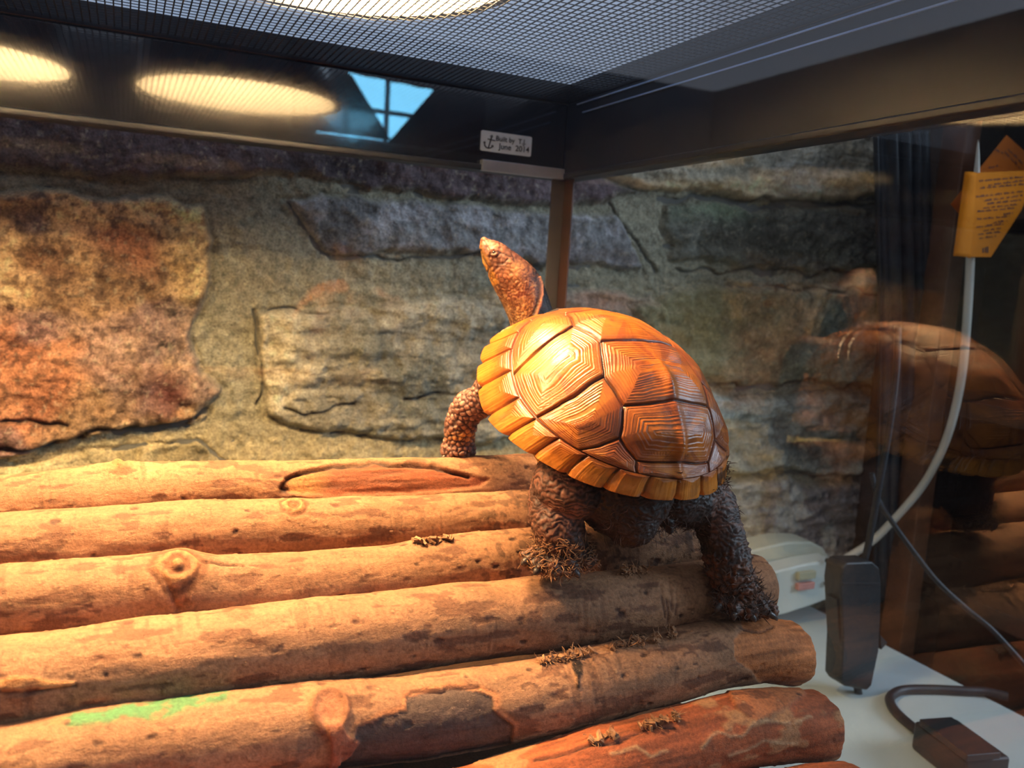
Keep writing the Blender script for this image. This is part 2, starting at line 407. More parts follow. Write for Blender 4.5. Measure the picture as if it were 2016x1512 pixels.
# dark wooden bookcase standing on the floor to the right
M_DWOOD = plain('dark_walnut', (.040, .020, .012), .5, var=.5, vs=9, bump=.0003, bs=90)
M_BWOOD = plain('brown_stained_wood', (.13, .05, .022), .5, var=.4, vs=20, bump=.0003, bs=90)
bc = empty('bookcase', (1.15, .58, -ZC))
MB().box((.98, .40, -ZC), (1.02, .735, .62)).build('back_panel', M_DWOOD, bc)
MB().box((.835, .71, -ZC), (1.6, .735, .62)).build('side_panel', M_DWOOD, bc)
p = at(1885, 300, .55); MB().box((.84, .675, -ZC), (.875, .709, .62)).build('post', M_DWOOD, bc, bevel=.002)
q = at(1888, 300, .64)[0]; MB().box((q-.012, .625, -ZC), (q+.012, .655, .62)).build('post', M_BWOOD, bc, bevel=.002)
for zz in (.30, .10, -.12, -.34, -.56): MB().box((.86, .44, zz-.01), (.979, .708, zz+.01)).build('shelf', M_DWOOD, bc, bevel=.001)
tag(bc, 'dark brown wooden bookcase standing beyond the right pane', 'bookcase')

# ================================================================== THE TERRARIUM
tk = empty('terrarium', (.033, (YF+YB)/2, ZTAB))
g = .004
MB().box((XL, YB, ZTAB+.012), (XR+g, YB+g, ZTOP-.02)).build('back_pane', M_GLASS, tk)
MB().box((XR, YF+g, ZTAB+.012), (XR+g, YB-.0005, ZTOP-.02)).build('right_pane', M_GLASSR, tk)
MB().box((XL-g, YF+g, ZTAB+.012), (XL, YB-.0005, ZTOP-.02)).build('left_pane', M_GLASS, tk)
MB().box((XL, YF, ZTAB+.012), (XR+g, YF+g, ZTOP-.02)).build('front_pane', M_GLASS, tk)
MB().box((XL, YF+g, ZTAB+.012), (XR, YB, ZTAB+.018)).build('bottom_pane', M_GLASS, tk)
e = .006
def ring(mb, x0, x1, y0, y1, w, z0, z1):
    mb.box((x0, y1-w, z0), (x1, y1, z1)); mb.box((x0, y0, z0), (x1, y0+w, z1))
    mb.box((x0, y0+w, z0), (x0+w, y1-w, z1)); mb.box((x1-w, y0+w, z0), (x1, y1-w, z1))
b = MB(); ring(b, XL-g-e, XR+g+e, YF-e, YB+g+e, e, ZTAB, ZTAB+.03); b.build('bottom_trim', M_RAIL, tk, bevel=.001)
M_STRIPM = plain('brushed_aluminium', (.42, .44, .50), .35, metal=.6, bump=.0001)
# tall glossy frame band around the top, outside and inside of the glass
fb = MB(); ring(fb, XL-.010, XR+.0105, YF-.0065, YB+.0105, .013, ZBAND, ZTOP); fr = fb.build('frame_band', M_BLACK, tk, bevel=.0008)
MB().box((XR-.0040, YF+.0066, ZBAND), (XR-.0026, YB-.0026, ZTOP)).build('side_band', M_SIDEB, tk, bevel=.0002)
lb = MB(); ring(lb, XL-.012, XR+.012, YF-.008, YB+.012, .0185, ZBAND-.0045, ZBAND); lb.build('frame_lip', M_SIDEB, tk, bevel=.001)
p0, p1 = at(950, 312, YB-.008), at(1118, 334, YB-.008)
MB().box((p0[0], YB-.0085, ZBAND-.0048), (XR-.0055, YB-.0025, ZBAND+.0035)).build('metal_strip', M_STRIPM, tk, bevel=.0005)
def post(x, y, sx, sy):
    b = MB(); b.box((min(x, x-sx*.013), min(y, y-sy*.0016), ZTAB+.02), (max(x, x-sx*.013), max(y, y-sy*.0016), ZBAND-.004)); b.build('corner_post', M_POST, tk, bevel=.0003)
    b = MB(); b.box((min(x, x-sx*.0016), min(y-sy*.0017, y-sy*.016), ZTAB+.02), (max(x, x-sx*.0016), max(y-sy*.0017, y-sy*.016), ZBAND-.004)); b.build('corner_strip', M_POSTD, tk, bevel=.0003)
post(XR, YB, 1, 1); post(XL, YB, -1, 1)
tag(tk, 'glass terrarium with black top frame and bronze corner posts on the white table', 'terrarium')

# white maker's label on the inside of the back frame band
yb = YB+.0105-.013-.0006
lp = [at(x, y, yb) for x, y in ((947, 256), (1048, 270), (1043, 309), (945, 296))]
c0 = sum(lp)/4; ex = lp[1]-lp[0]+lp[2]-lp[3]; wL = np.linalg.norm(ex)/2; ex /= np.linalg.norm(ex); hL = np.linalg.norm(lp[0]-lp[3])*.5+np.linalg.norm(lp[1]-lp[2])*.5
ez = np.array([-ex[2], 0, ex[0]])
def lab(u, v, d=.0008): return c0+ex*(u*wL/2)+ez*(v*hL/2)+np.array([0, -d, 0])
M_LAB = plain('label_white', (.55, .66, .74), .4, bump=0); M_INK = plain('black_ink', (.01, .012, .02), .6, bump=0)
b = MB(); O = []
for cx_, cy_, a0 in ((1, 1, 0), (-1, 1, 90), (-1, -1, 180), (1, -1, 270)):
    for k in range(6):
        a = math.radians(a0+k*18); O.append((cx_*(1-.07)+.07*math.cos(a), cy_*(1-.16)+.16*math.sin(a)))
n = len(O); b.add([lab(u, v, 0) for u, v in O]+[lab(u, v, .0008) for u, v in O], [tuple(range(n, 2*n)), tuple(range(n))[::-1]]+[(i, (i+1) % n, n+(i+1) % n, n+i) for i in range(n)])
lo_ = b.build('maker_label', M_LAB, loc=tuple(c0)); tag(lo_, 'small white label with anchor and June 2014 stuck on the black frame', 'label')
def text_mesh(name, s, P, ux, uz, size, mat, parent):
    c = bpy.data.curves.new('t', 'FONT'); c.body = s; c.size = 1.0; c.extrude = .01; c.align_x = 'LEFT'; c.offset = .012
    o = bpy.data.objects.new('t', c); COL.objects.link(o); bpy.context.view_layer.update()
    dg = bpy.context.evaluated_depsgraph_get(); me = bpy.data.meshes.new_from_object(o.evaluated_get(dg))
    V = np.array([v.co[:] for v in me.vertices]); F = [list(p.vertices) for p in me.polygons]
    bpy.data.objects.remove(o); nrm = np.cross(ux, uz)
    W = np.array(P)+V[:, :1]*size*np.array(ux)+V[:, 1:2]*size*np.array(uz)+V[:, 2:3]*size*nrm
    return mk(name, W, F, mat, parent)
text_mesh('lettering', 'Built by  T.J.', lab(-.44, .14, .0012), ex, ez, .0054, M_INK, lo_)
text_mesh('lettering', 'June  2014', lab(-.30, -.62, .0012), ex, ez, .0062, M_INK, lo_)
b = MB()
def lt(pts, r=.00032): b.tube([lab(u, v, .0011) for u, v in pts], r, 6)
lt([(-.60, .40), (-.70, -.62)], .0005); lt([(-.74, .20), (-.46, .12)], .0004)
lt([(-.86, -.12), (-.85, -.45), (-.78, -.66), (-.69, -.70), (-.60, -.62), (-.55, -.45)], .0005); lt([(-.90, -.20), (-.86, -.08), (-.82, -.22)]); lt([(-.60, -.40), (-.53, -.36), (-.52, -.55)])
lt([(-.60+.035*math.cos(t), .50+.10*math.sin(t)) for t in np.linspace(0, 6.3, 12)])
b.build('anchor_emblem', M_INK, lo_)

M_BLUE = plain('blue_highlight', (.35, .55, 1.0), .3, metal=.6, bump=0)  # blue window highlights on the side rail, put in as thin coloured strips
MB().box((XR-.0052, YF+.02, ZTOP-.0030), (XR-.0041, YB-.02, ZTOP-.0020)).box((XR-.0052, YF+.02, ZTOP-.0105), (XR-.0041, YB-.03, ZTOP-.0095)).build('highlight_line', M_BLUE, tk)
# mesh lid resting on the frame
ld = empty('screen_lid', (.033, (YF+YB)/2, ZTOP))
b = MB(); ring(b, XL-.010, XR+.0105, YF-.0065, YB+.0105, .0145, ZTOP+.0004, ZTOP+.016); b.build('lid_frame', M_RAIL, ld, bevel=.001)
b = MB()
zc = ZTOP+.0035; w = .00048
for x in np.arange(XL+.003, XR, .0045): b.box((x-.00042, YF+.006, zc-.0002), (x+.00042, YB-.003, zc+.0002))
for y in np.arange(YF+.008, YB, .0062): b.box((XL+.003, y-.0003, zc-.00021), (XR-.003, y+.0003, zc+.00019))
b.build('wire_mesh', M_WIRE, ld)
tag(ld, 'black wire mesh screen lid lying on the terrarium top', 'lid')

# dome heat lamps standing on the lid
M_SHADE = plain('black_enamel', (.015, .015, .018), .25, coat=.5, bump=0)
M_REFL = plain('white_reflector', (.80, .78, .72), .35, metal=.0, bump=0, var=.05)
def dome_lamp(x, y, R, k, label):
    z = ZTOP+.0042
    r = empty('dome_lamp', (x, y, z)); tag(r, label, 'lamp', 'dome lamps standing on the screen lid')
    pr = [(R+.004, 0), (R, .001), (R*.97, .026), (R*.88, .070), (R*.68, .108), (R*.42, .134), (.024, .148)]
    MB().lathe([(a+.0015, zz+.0005) for a, zz in pr]+[(.024, .178), (.016, .203), (.001, .205)], (x, y, z)).build('lamp_shade', M_SHADE, r, smooth=True)
    MB().lathe([(a, zz) for a, zz in pr[1:]]+[(.001, .147)], (x, y, z)).build('reflector', M_REFL, r, smooth=True)
    MB().lathe([(.001, .040), (.010, .042), (.018, .048), (.0215, .057), (.020, .067), (.014, .090), (.012, .145)], (x, y, z)).build('bulb', emit('warm_bulb', (1.0, .655, .33), k), r, smooth=True)
dome_lamp(LAMPS[0][0], LAMPS[0][1], LAMPS[0][2], LAMPS[0][3], 'black dome heat lamp glowing above the screen lid, nearer the turtle')
dome_lamp(LAMPS[1][0], LAMPS[1][1], LAMPS[1][2], LAMPS[1][3], 'black dome heat lamp above the logs at far left of the lid')

# ================================================================== THE LOG PILE
LOGS = [  # name-less data: Y, Z, radius, right end px x, top edge pixels, bark colour, label
 dict(Y=.426, r=.0155, xe=.246, top=[(-60,940),(0,935),(120,922),(230,912),(400,908),(560,909),(700,905),(850,901),(1000,893),(1100,886)], lab='rearmost log of the row, with a long oval gouge and the front foot on it'),
 dict(Y=.398, r=.0158, xe=.262, top=[(-60,1014),(0,1010),(200,998),(400,986),(560,980),(700,975),(850,971),(1000,965),(1100,960)], lab='second log from the back, with a small round ringed knot'),
 dict(Y=.3685, r=.0162, xe=.300, top=[(-60,1116),(0,1110),(200,1096),(310,1086),(360,1080),(430,1090),(600,1084),(750,1070),(900,1052),(1040,1038),(1400,1000)], lab='third log from the back, with a big eye-shaped knot'),
 dict(Y=.3370, r=.0178, xe=.3135, top=[(-60,1256),(0,1250),(200,1228),(400,1203),(640,1178),(800,1162),(1000,1140),(1200,1120),(1380,1102),(1500,1086)], lab='fourth log from the back, smooth, running under both hind feet to its cut end'),
 dict(Y=.313, r=.0172, xe=.3225, top=[(-60,1434),(0,1427),(150,1402),(300,1381),(450,1362),(640,1338),(800,1326),(917,1313),(1095,1284),(1274,1246),(1400,1218),(1500,1208),(1560,1216)], lab='fifth log from the back, with green paint and a long torn bark patch'),
 dict(Y=.2845, r=.0174, xe=.3165, top=[(-60,1640),(300,1590),(600,1545),(917,1503),(1095,1452),(1274,1404),(1446,1362),(1553,1350),(1610,1352)], lab='sixth log, reddish and stripped of bark, with pale worm tracks'),
 dict(Y=.2560, r=.0175, xe=.311, top=[(-60,1790),(600,1690),(1100,1610),(1400,1550),(1600,1494),(1700,1480)], lab='nearest log, barely showing at the bottom edge right of centre'),
]
PATCH = {
 0: dict(gouge=[(556,968),(566,945),(590,930),(640,919),(750,911),(840,910),(905,925),(972,943),(950,960),(880,968),(760,975),(640,977),(585,976)]),
 4: dict(torn=[(664,1520),(672,1470),(700,1455),(706,1432),(760,1412),(800,1398),(803,1372),(850,1360),(905,1352),(950,1364),(968,1372),(972,1400),(1010,1430),(1000,1530),(664,1530)],
         wood=[(1452,1190),(1462,1238),(1450,1262),(1456,1300),(1480,1325),(1500,1350),(1500,1380),(1640,1380),(1640,1190)]),
}
def log_axis(L):
    tp = sorted(L['top']); tx = np.array([p[0] for p in tp], float); ty = np.array([p[1] for p in tp], float)
    r = rays(tx, ty); ang = np.arctan2(r[:, 2], r[:, 1])
    # centre height so that the upper tangent passes through the measured edge
    Z = []
    for a in ang:
        z = math.tan(a)*L['Y']-L['r']/math.cos(a); Z.append(z)
    X = r[:, 0]*(L['Y']/r[:, 1]); return X, np.array(Z)
KN = {0: [(232,918,.0052,.0035,'burr')], 1: [(578,994,.0062,.0026,'ring')], 2: [(352,1112,.0105,.0050,'eye')], 4: [(650,1392,.0068,.0030,'scar')], 3: [(40,1350,.006,.0010,'flake'),(470,1203,.006,.0008,'flake')]}
def build_log(i, L):
    X, Z = log_axis(L); Y, r0 = L['Y'], L['r']; xa, xe = XL+.012+.004*math.sin(i*3.), L['xe']
    nu, nv = 900, 128
    xs = np.linspace(xa, xe, nu); th = np.linspace(0, 2*math.pi, nv, endpoint=False)
    zc = np.interp(xs, X, Z); k = np.exp(-np.linspace(-2, 2, 25)**2); k /= k.sum()
    zc = np.convolve(np.pad(zc, 12, 'edge'), k, 'valid')
    yc = Y+.0012*np.sin(xs*17+i*2)
    A = np.stack([np.repeat(xs, nv), np.tile(np.cos(th), nu), np.tile(np.sin(th), nu)], -1)   # x, dirY, dirZ
    cen = np.stack([A[:, 0], np.repeat(yc, nv), np.repeat(zc, nv)], -1)
    dirv = np.stack([np.zeros(len(A)), A[:, 1], A[:, 2]], -1)
    S = cen+dirv*r0+np.array([0, 0, i*.37])
    rad = r0*(1+.02*fbm(np.stack([xs*12, xs*0+i*5.1, xs*0], -1), 2, 80)[np.repeat(np.arange(nu), nv)])
    h = fbm(S*38, 4, 81+i)*.0007+fbm(S*[60, 200, 200], 3, 90)*.00022+fbm(S*800, 2, 92)*.00006
    P0 = cen+dirv*rad[:, None]
    px, py = proj(P0); front = (A[:, 1]*(P0[:, 1])+A[:, 2]*P0[:, 2]) < 0.25*r0
    px = np.where(front, px, -5000.); n1 = fbm(S*90, 3, 95)*9; n2 = fbm(S*90, 3, 96)*7; nf = fbm(S*260, 3, 97)
    bark = np.array(srgb(168, 120, 86)) if i < 5 else np.array(srgb(176, 108, 66))
    col = np.ones((len(A), 1))*bark[None]
    big = fbm(S*22, 4, 100+i); grain = fbm(S*[25, 420, 420], 4, 110+i)
    col = col*(1+.18*big[:, None]+.10*nf[:, None])
    col = mix(col, srgb(156, 116, 84), sstep(.15, .6, fbm(S*[30, 90, 90], 4, 120+i))*.35)
    # lenticels: tiny warts
    d1, d2, idv = worley(S*[190, 230, 230], 130+i); wart = sstep(.23, .08, d1)*(idv > .45)
    h = h+wart*.00034; col = mix(col, srgb(214, 166, 120), wart*.5); wd = sstep(.05, .2, d1)*sstep(.34, .22, d1)*(idv > .45); col = mix(col, srgb(100, 62, 44), wd*.45)
    # small nicks and bark flakes
    d1, d2, idv = worley(S*[95, 170, 170], 140+i); nick = sstep(.22, .10, d1+nf*.12)*(idv > .70)
    h = h-nick*.0005; col = mix(col, srgb(62, 32, 22), nick*.9)
    vs = sstep(.30, .5, fbm(S*[420, 60, 60], 3, 150+i))*sstep(0, .4, fbm(S*40, 2, 151+i)); h = h-vs*.00015; col = mix(col, srgb(120, 80, 56), vs*.5)
    sc = sstep(.36, .5, fbm(S*[70, 240, 240], 4, 160+i)); h = h-sc*.0002; col = mix(col, srgb(92, 52, 36), sc*.65)
    wood = np.array(srgb(170, 96, 62))*(1+.6*grain[:, None])
    if i >= 5:   # stripped logs
        wcol = np.array(srgb(158, 84, 48))*(1+.45*grain[:, None]+.2*big[:, None])
        keep = poly_sd(px+n1, py+n2, [(1438,1362),(1452,1402),(1490,1425),(1520,1402),(1560,1388),(1582,1362),(1575,1340),(1440,1340)] if i == 5 else [(0,0),(1,0),(1,1)])
        t = sstep(-3, 3, keep); col = col*(1-t[:, None])+wcol*t[:, None]; h = h+(1-t)*.0008-t*.0003
        isl = sstep(.12, .25, fbm(S*[28, 60, 60], 4, 170+i)); col = mix(col, srgb(186, 138, 94), isl*.7*t); h = h+isl*.0004*t
        tr = [[(1380,1470),(1420,1440),(1460,1448),(1500,1420),(1560,1425),(1600,1410)], [(1200,1480),(1250,1470),(1280,1490),(1320,1478)], [(1440,1490),(1500,1462),(1560,1470)], [(1060,1492),(1150,1474),(1230,1452),(1330,1425)]]
        for k_, q in enumerate(tr):
            d = seg_dist(px+n1, py+n2, q); w_ = 3.5
            if k_ == 3: h = h-np.exp(-(d/3)**2)*.0012; col = mix(col, srgb(60, 34, 24), np.exp(-(d/3)**2)*.9)
            else: h = h+np.exp(-(d/w_)**2)*.0004; col = mix(col, srgb(206, 170, 128), np.exp(-(d/w_)**2)*.6)
    pt = PATCH.get(i, {})
    if 'gouge' in pt:
        sd = poly_sd(px+n1*.5, py+n2*.4, pt['gouge']); t = sstep(2, -5, sd)
        w_ = mix(wood*.62, srgb(186, 130, 78), sstep(660, 600, px)*.8)
        w_ = mix(w_, srgb(120, 60, 38), sstep(.1, .5, grain)*.5+sstep(900, 940, px)*.4)
        rg = np.sin(np.hypot(px-612, (py-950)*1.7)*.55)*sstep(655, 630, px); w_ = mix(w_, srgb(130, 84, 50), np.clip(rg, 0, 1)*.5)
        col = col*(1-t[:, None])+w_*t[:, None]; h = h-t*.0014+t*grain*.0005
        cr = np.exp(-(seg_dist(px+n1*.6, py+n2*.6, [(556,965),(566,945),(596,929),(650,918),(740,912),(800,912),(860,918),(930,938)])/3.2)**2); h = h-cr*.0022; col = mix(col, srgb(38, 22, 18), cr*.9)
        h = h-np.exp(-(((px-560)/10)**2+((py-966)/8)**2))*.002; col = mix(col, srgb(46, 24, 18), np.exp(-(((px-560)/10)**2+((py-966)/8)**2)))
    if 'torn' in pt:
        sd = poly_sd(px+n1*.5, py+n2*.5, pt['torn']); t = sstep(1.5, -1.5, sd)
        fl = np.array(srgb(88, 68, 60))*(1+.2*grain[:, None]); col = col*(1-t[:, None])+fl*t[:, None]; h = h-t*.0010
        rim_ = np.exp(-((sd-7)/6.)**2)*(sd > -1)*sstep(1460, 1400, py); col = mix(col, srgb(206, 132, 84), rim_*.8); h = h-rim_*.0004
        cr = np.exp(-(seg_dist(px+n1*.4, py+n2*.4, [(802,1372),(812,1362),(870,1360),(880,1352),(940,1352)])/3.)**2); h = h-cr*.0012; col = mix(col, srgb(60, 32, 26), cr*.9)
        sd = poly_sd(px+n1*.9, py+n2*.6, pt['wood']); t = sstep(2, -2, sd)
        w2 = np.array(srgb(192, 118, 68))*(1+.45*grain[:, None]+.15*big[:, None]); col = col*(1-t[:, None])+w2*t[:, None]; h = h-t*.0007+t*grain*.0002
        cr = np.exp(-(seg_dist(px+n1*.5, py+n2*.5, [(1456,1236),(1500,1243),(1524,1234)])/2.4)**2); h = h-cr*.0008; col = mix(col, srgb(60, 34, 24), cr*.8)
        # weathered green paint
        sd = poly_sd(px+n1*2.2, py+n2*1.6, [(110,1432),(150,1406),(300,1378),(455,1352),(440,1382),(380,1396),(300,1416),(200,1428)]); t = sstep(6, -6, sd+nf*7)
        col = mix(col, srgb(70, 128, 82), t*.9*sstep(-.7, -.1, nf+n1*.03))
        # strip of scar tissue below the branch scar
        sd = poly_sd(px+n1*.5, py+n2*.4, [(640,1420),(668,1418),(690,1450),(712,1462),(690,1490),(664,1505),(655,1540),(640,1540),(650,1490),(652,1460)]); t = sstep(2, -3, sd)
        col = mix(col, srgb(170, 100, 72), t*.8); h = h+t*.0012
        sd = poly_sd(px+n1*.5, py+n2*.4, [(588,1430),(630,1405),(652,1450),(600,1500),(575,1512)]); col = mix(col, srgb(120, 92, 76), sstep(3, -6, sd)*.6)
        for q, w_ in (([(1105,1290),(1130,1300),(1140,1325)], 13), ([(1138,1330),(1136,1352)], 8)):   # dark mud
            d = seg_dist(px+n1*1.3, py+n2*1.2, q); t = sstep(w_, w_*.5, d+nf*6); col = mix(col, srgb(34, 22, 16), t*.95); h = h+t*(.0006+nf*.0006)
        for a_, b_ in ((1042,1350),(1180,1300),(1290,1285),(1360,1290)):
            g = np.exp(-((np.hypot((px-a_)/13, (py-b_)/6)-1)/.3)**2)*(py < b_+2); h = h+g*.0004; col = mix(col, srgb(96, 58, 40), g*.8)
    if i == 3:
        for q in ([(1300,1150),(1308,1215)], [(1318,1140),(1322,1200)], [(1334,1145),(1330,1210)], [(1312,1180),(1316,1225)]):
            d = seg_dist(px+n1*.5, py+n2*.3, q); t = np.exp(-(d/2.6)**2); h = h-t*.0006; col = mix(col, srgb(90, 52, 38), t*.8)
        d = poly_sd(px+n1*.8, py+n2*.8, [(1290,1130),(1340,1135),(1338,1190),(1300,1170)]); col = mix(col, srgb(206, 150, 108), sstep(2, -4, d)*.6)
        d = poly_sd(px+n1, py+n2, [(-50,1340),(60,1335),(152,1345),(148,1354),(60,1360),(-50,1368)]); t = sstep(2, -3, d); col = mix(col, srgb(216, 150, 90), t*.8); h = h+t*.0010
        cr = np.exp(-(seg_dist(px+n1*.4, py+n2*.4, [(-50,1362),(60,1364),(150,1352)])/3.)**2); h = h-cr*.0010; col = mix(col, srgb(70, 36, 24), cr*.8)
        for a_, b_ in ((200,1296),(500,1265)):
            g = np.exp(-(((px-a_+n1)/26)**2+((py-b_+n2)/7)**2)); h = h+g*.0006*nf; col = mix(col, srgb(96, 48, 30), g*.9)
    if i == 2:
        cr = np.exp(-(seg_dist(px+n1*.4, py+n2*.4, [(378,1092),(396,1108),(440,1110),(480,1112)])/np.clip((500-px)/30, 1, 4))**2); h = h-cr*.0016; col = mix(col, srgb(58, 30, 22), cr*.9)
        for q in ([(318,1130),(336,1170),(346,1200)], [(392,1120),(370,1160),(352,1196)]):
            cr = np.exp(-(seg_dist(px+n1*.5, py+n2*.4, q)/5)**2); h = h-cr*.0007; col = mix(col, srgb(120, 68, 42), cr*.7)
        t = in_poly(px, py, [(318,1130),(392,1118),(352,1196)]); col = mix(col, srgb(168, 104, 62), t*.45)
    if i == 0:
        h = h+np.exp(-(((px-235)/60)**2+((py-918)/16)**2))*.0016
    if i in (1, 2):   # peat crumbs rubbed on near the turtle
        t = sstep(.1, .4, fbm(S*240, 3, 180))*sstep(880, 1000, px)*.6; col = mix(col, srgb(60, 38, 28), t); h = h+t*.0003
    # tangled ring knots
    for (kx, ky, kr, kh, kind) in KN.get(i, []):
        d2_ = (rays(kx, ky)[0]/rays(kx, ky)[1])*(Y-r0*.9)
        j = np.argmin((px-kx)**2+(py-ky)**2); c = P0[j]; dd = np.linalg.norm((P0-c)*[1, 1, .9 if kind != 'scar' else .62], axis=1)/kr
        if kind in ('ring', 'eye'):
            h = h+np.exp(-(dd/1.25)**2)*kh*.45
            rg = np.cos(dd*9.5+nf*1.2)*np.exp(-(dd/.95)**2); h = h+rg*.0011*(1 if kind == 'eye' else .8)
            col = mix(col, srgb(74, 38, 22), sstep(.05, -.4, rg)); col = mix(col, srgb(206, 148, 92), sstep(.2, .7, rg)*.6); col = mix(col, srgb(170, 108, 66), np.exp(-(dd/1.2)**4)*.35)
        if kind == 'burr': h = h+np.exp(-(dd/.9)**2)*kh*.5*(1+nf); col = mix(col, srgb(196, 104, 54), np.exp(-(dd/.9)**2)*.6)
        if kind == 'scar':
            rim_ = np.exp(-((dd-1)/.22)**2); h = h+rim_*.0012+np.exp(-(dd/1.3)**4)*.0007-np.exp(-(dd/.7)**4)*.0009; col = mix(col, srgb(150, 88, 56), rim_*.6); col = mix(col, srgb(196, 120, 84), np.exp(-(dd/.75)**4)*.8)
        if kind == 'flake': h = h+np.exp(-(dd/.9)**2)*kh; col = mix(col, srgb(110, 60, 38), sstep(.5, .2, abs(dd-.6))*.4)
    # soften the cut rim
    endd = np.repeat(np.minimum(xs-xa, xe-xs), nv); h = h-.0012*np.exp(-(endd/.0010))
    if i >= 4: 
        cut = fbm(S*[0, 160, 160], 3, 190); shift = np.repeat(sstep(xe-.02, xe, xs), nv)*(cut*.0012); P0[:, 0] += shift
    P = P0+dirv*h[:, None]
    me = mk('log', P, grid_faces(nu, nv, wrap_v=True), M_BARK, smooth=True, col=col, loc=(float(xs.mean()), Y, float(zc.min()-r0)))
    tag(me, L['lab'], 'log', 'logs laid side by side in a sloping row')
    # cut faces at both ends
    for e_, jx in ((0, 0), (1, nu-1)):
        ringp = P[jx*nv:(jx+1)*nv]; c0_ = ringp.mean(0); V = []; nr = 26
        for a in range(nr+1):
            t = 1-a/nr; V.append(c0_+(ringp-c0_)*t+np.array([(1 if e_ else -1)*(.0010*(1-t**6)), 0, 0]))
        V = np.vstack(V); rr_ = np.repeat(1-np.arange(nr+1)/nr, nv)
        cc = np.array(srgb(132, 108, 88))*(1+.25*np.sin(rr_*46+fbm(V*200, 2, 200)*1.5)[:, None]*.5+.3*fbm(V*500, 3, 201)[:, None])
        cc = mix(cc, srgb(74, 48, 34), sstep(.93, .99, rr_)*.8)
        V[:, 0] += (1 if e_ else -1)*fbm(V*400, 3, 202)*.0003*(rr_ < .98)
        F = grid_faces(nr+1, nv, wrap_v=True)
        mk('cut_end', V, F if e_ == 0 else F[:, ::-1], M_BARK, me, smooth=True, col=cc)
    return me
LOGOBJ = [build_log(i, L) for i, L in enumerate(LOGS)]

# loose bark and peat
random.seed(11)
def fibres(mb, pts, n, ln, spread, w=.00022, up=.3):
    for k in range(n):
        c = np.array(random.choice(pts))+np.array([random.gauss(0, spread) for _ in range(3)])*[1, 1, .6]
        d = np.array([random.gauss(0, 1), random.gauss(0, 1), random.gauss(up, .8)]); d /= np.linalg.norm(d)
        ax = np.array([random.gauss(0, 1) for _ in range(3)]); L_ = ln*random.uniform(.4, 1.3); Q = [c]; kk = random.uniform(-1.1, 1.1)
        for s in range(6):
            d = d+np.cross(ax, d)*kk*.35; d /= np.linalg.norm(d); Q.append(Q[-1]+d*L_/6)
        mb.tube(Q, [w*x for x in (.5, 1, 1.1, 1, .8, .6, .25)], 4)
def surf_pt(i, px, off=0.0, ang=1.35):
    L = LOGS[i]; X, Z = log_axis(L); x = at(px, 1100 if i < 4 else 1300, L['Y'])[0]
    z = np.interp(x, X, Z); return np.array([x, L['Y']+math.cos(ang)*L['r'], z+math.sin(ang)*L['r']+off])
M_FIB = plain('coconut_fibre', (.30, .14, .060), .8, var=.6, vs=500, bump=0)
M_FIBD = plain('dark_peat_fibre', (.085, .046, .030), .85, var=.7, vs=500, bump=0)
def clump(i, pxs, n, ln, sp, label, m=M_FIB, core=True, w=.00024):
    P = [surf_pt(i, x, .0006, 1.75) for x in pxs]; mb = MB(); fibres(mb, P, n, ln, sp, w)
    if core:
        for p in P:
            for k in range(5):
                a = p+np.array([random.gauss(0, sp), random.gauss(0, sp*.6), random.uniform(-.001, .0015)]); s = random.uniform(.0007, .0016)
                mb.box(a-s*np.array([1.5, 1, .4]), a+s*np.array([1.5, 1, .4]), np.array(Matrix.Rotation(random.uniform(0, 3), 3, (random.random(), random.random(), 1))), a)
    o = mb.build('fibre_clump', m); tag(o, label, 'debris', kind='stuff'); return o
clump(4, [1125, 1112, 1140, 1100, 1080, 1062, 1130], 150, .0045, .0012, 'shaggy ball of brown fibre on top of the green-painted log')
clump(4, [1200, 1222, 1250, 1244, 1275, 1310], 110, .005, .0012, 'loose brown fibres strewn along the torn-bark log, left of its cut end')
clump(5, [1175, 1200, 1212, 1275, 1290, 1305, 1330], 80, .004, .0012, 'fibres and crumbs caught on the reddish stripped log')
clump(2, [820, 840, 855, 870], 30, .004, .0012, 'curled flake of bark debris on the log with the big knot')
clump(3, [1225, 1250, 1235, 1262], 60, .006, .0014, 'tuft of reddish roots lying under the turtle tail')

# ================================================================== THE BOX TURTLE
def _Rz(t): c, s = math.cos(t), math.sin(t); return np.array([[c, -s, 0], [s, c, 0], [0, 0, 1]])
def _Ry(t): c, s = math.cos(t), math.sin(t); return np.array([[c, 0, s], [0, 1, 0], [-s, 0, c]])
def _Rx(t): c, s = math.cos(t), math.sin(t); return np.array([[1, 0, 0], [0, c, -s], [0, s, c]])
TR = _Rz(1.58117) @ _Ry(-.70401) @ _Rx(.072)
TT = np.array([.21651, .36443, -.07032])
SA, SB, SHH, RIM, PEAK = .06629, .05921, .05778, .02998, .01601
turtle = empty('box_turtle', (.219, .36, -.155))
tag(turtle, 'orange-shelled box turtle climbing over the logs with its head raised', 'turtle')

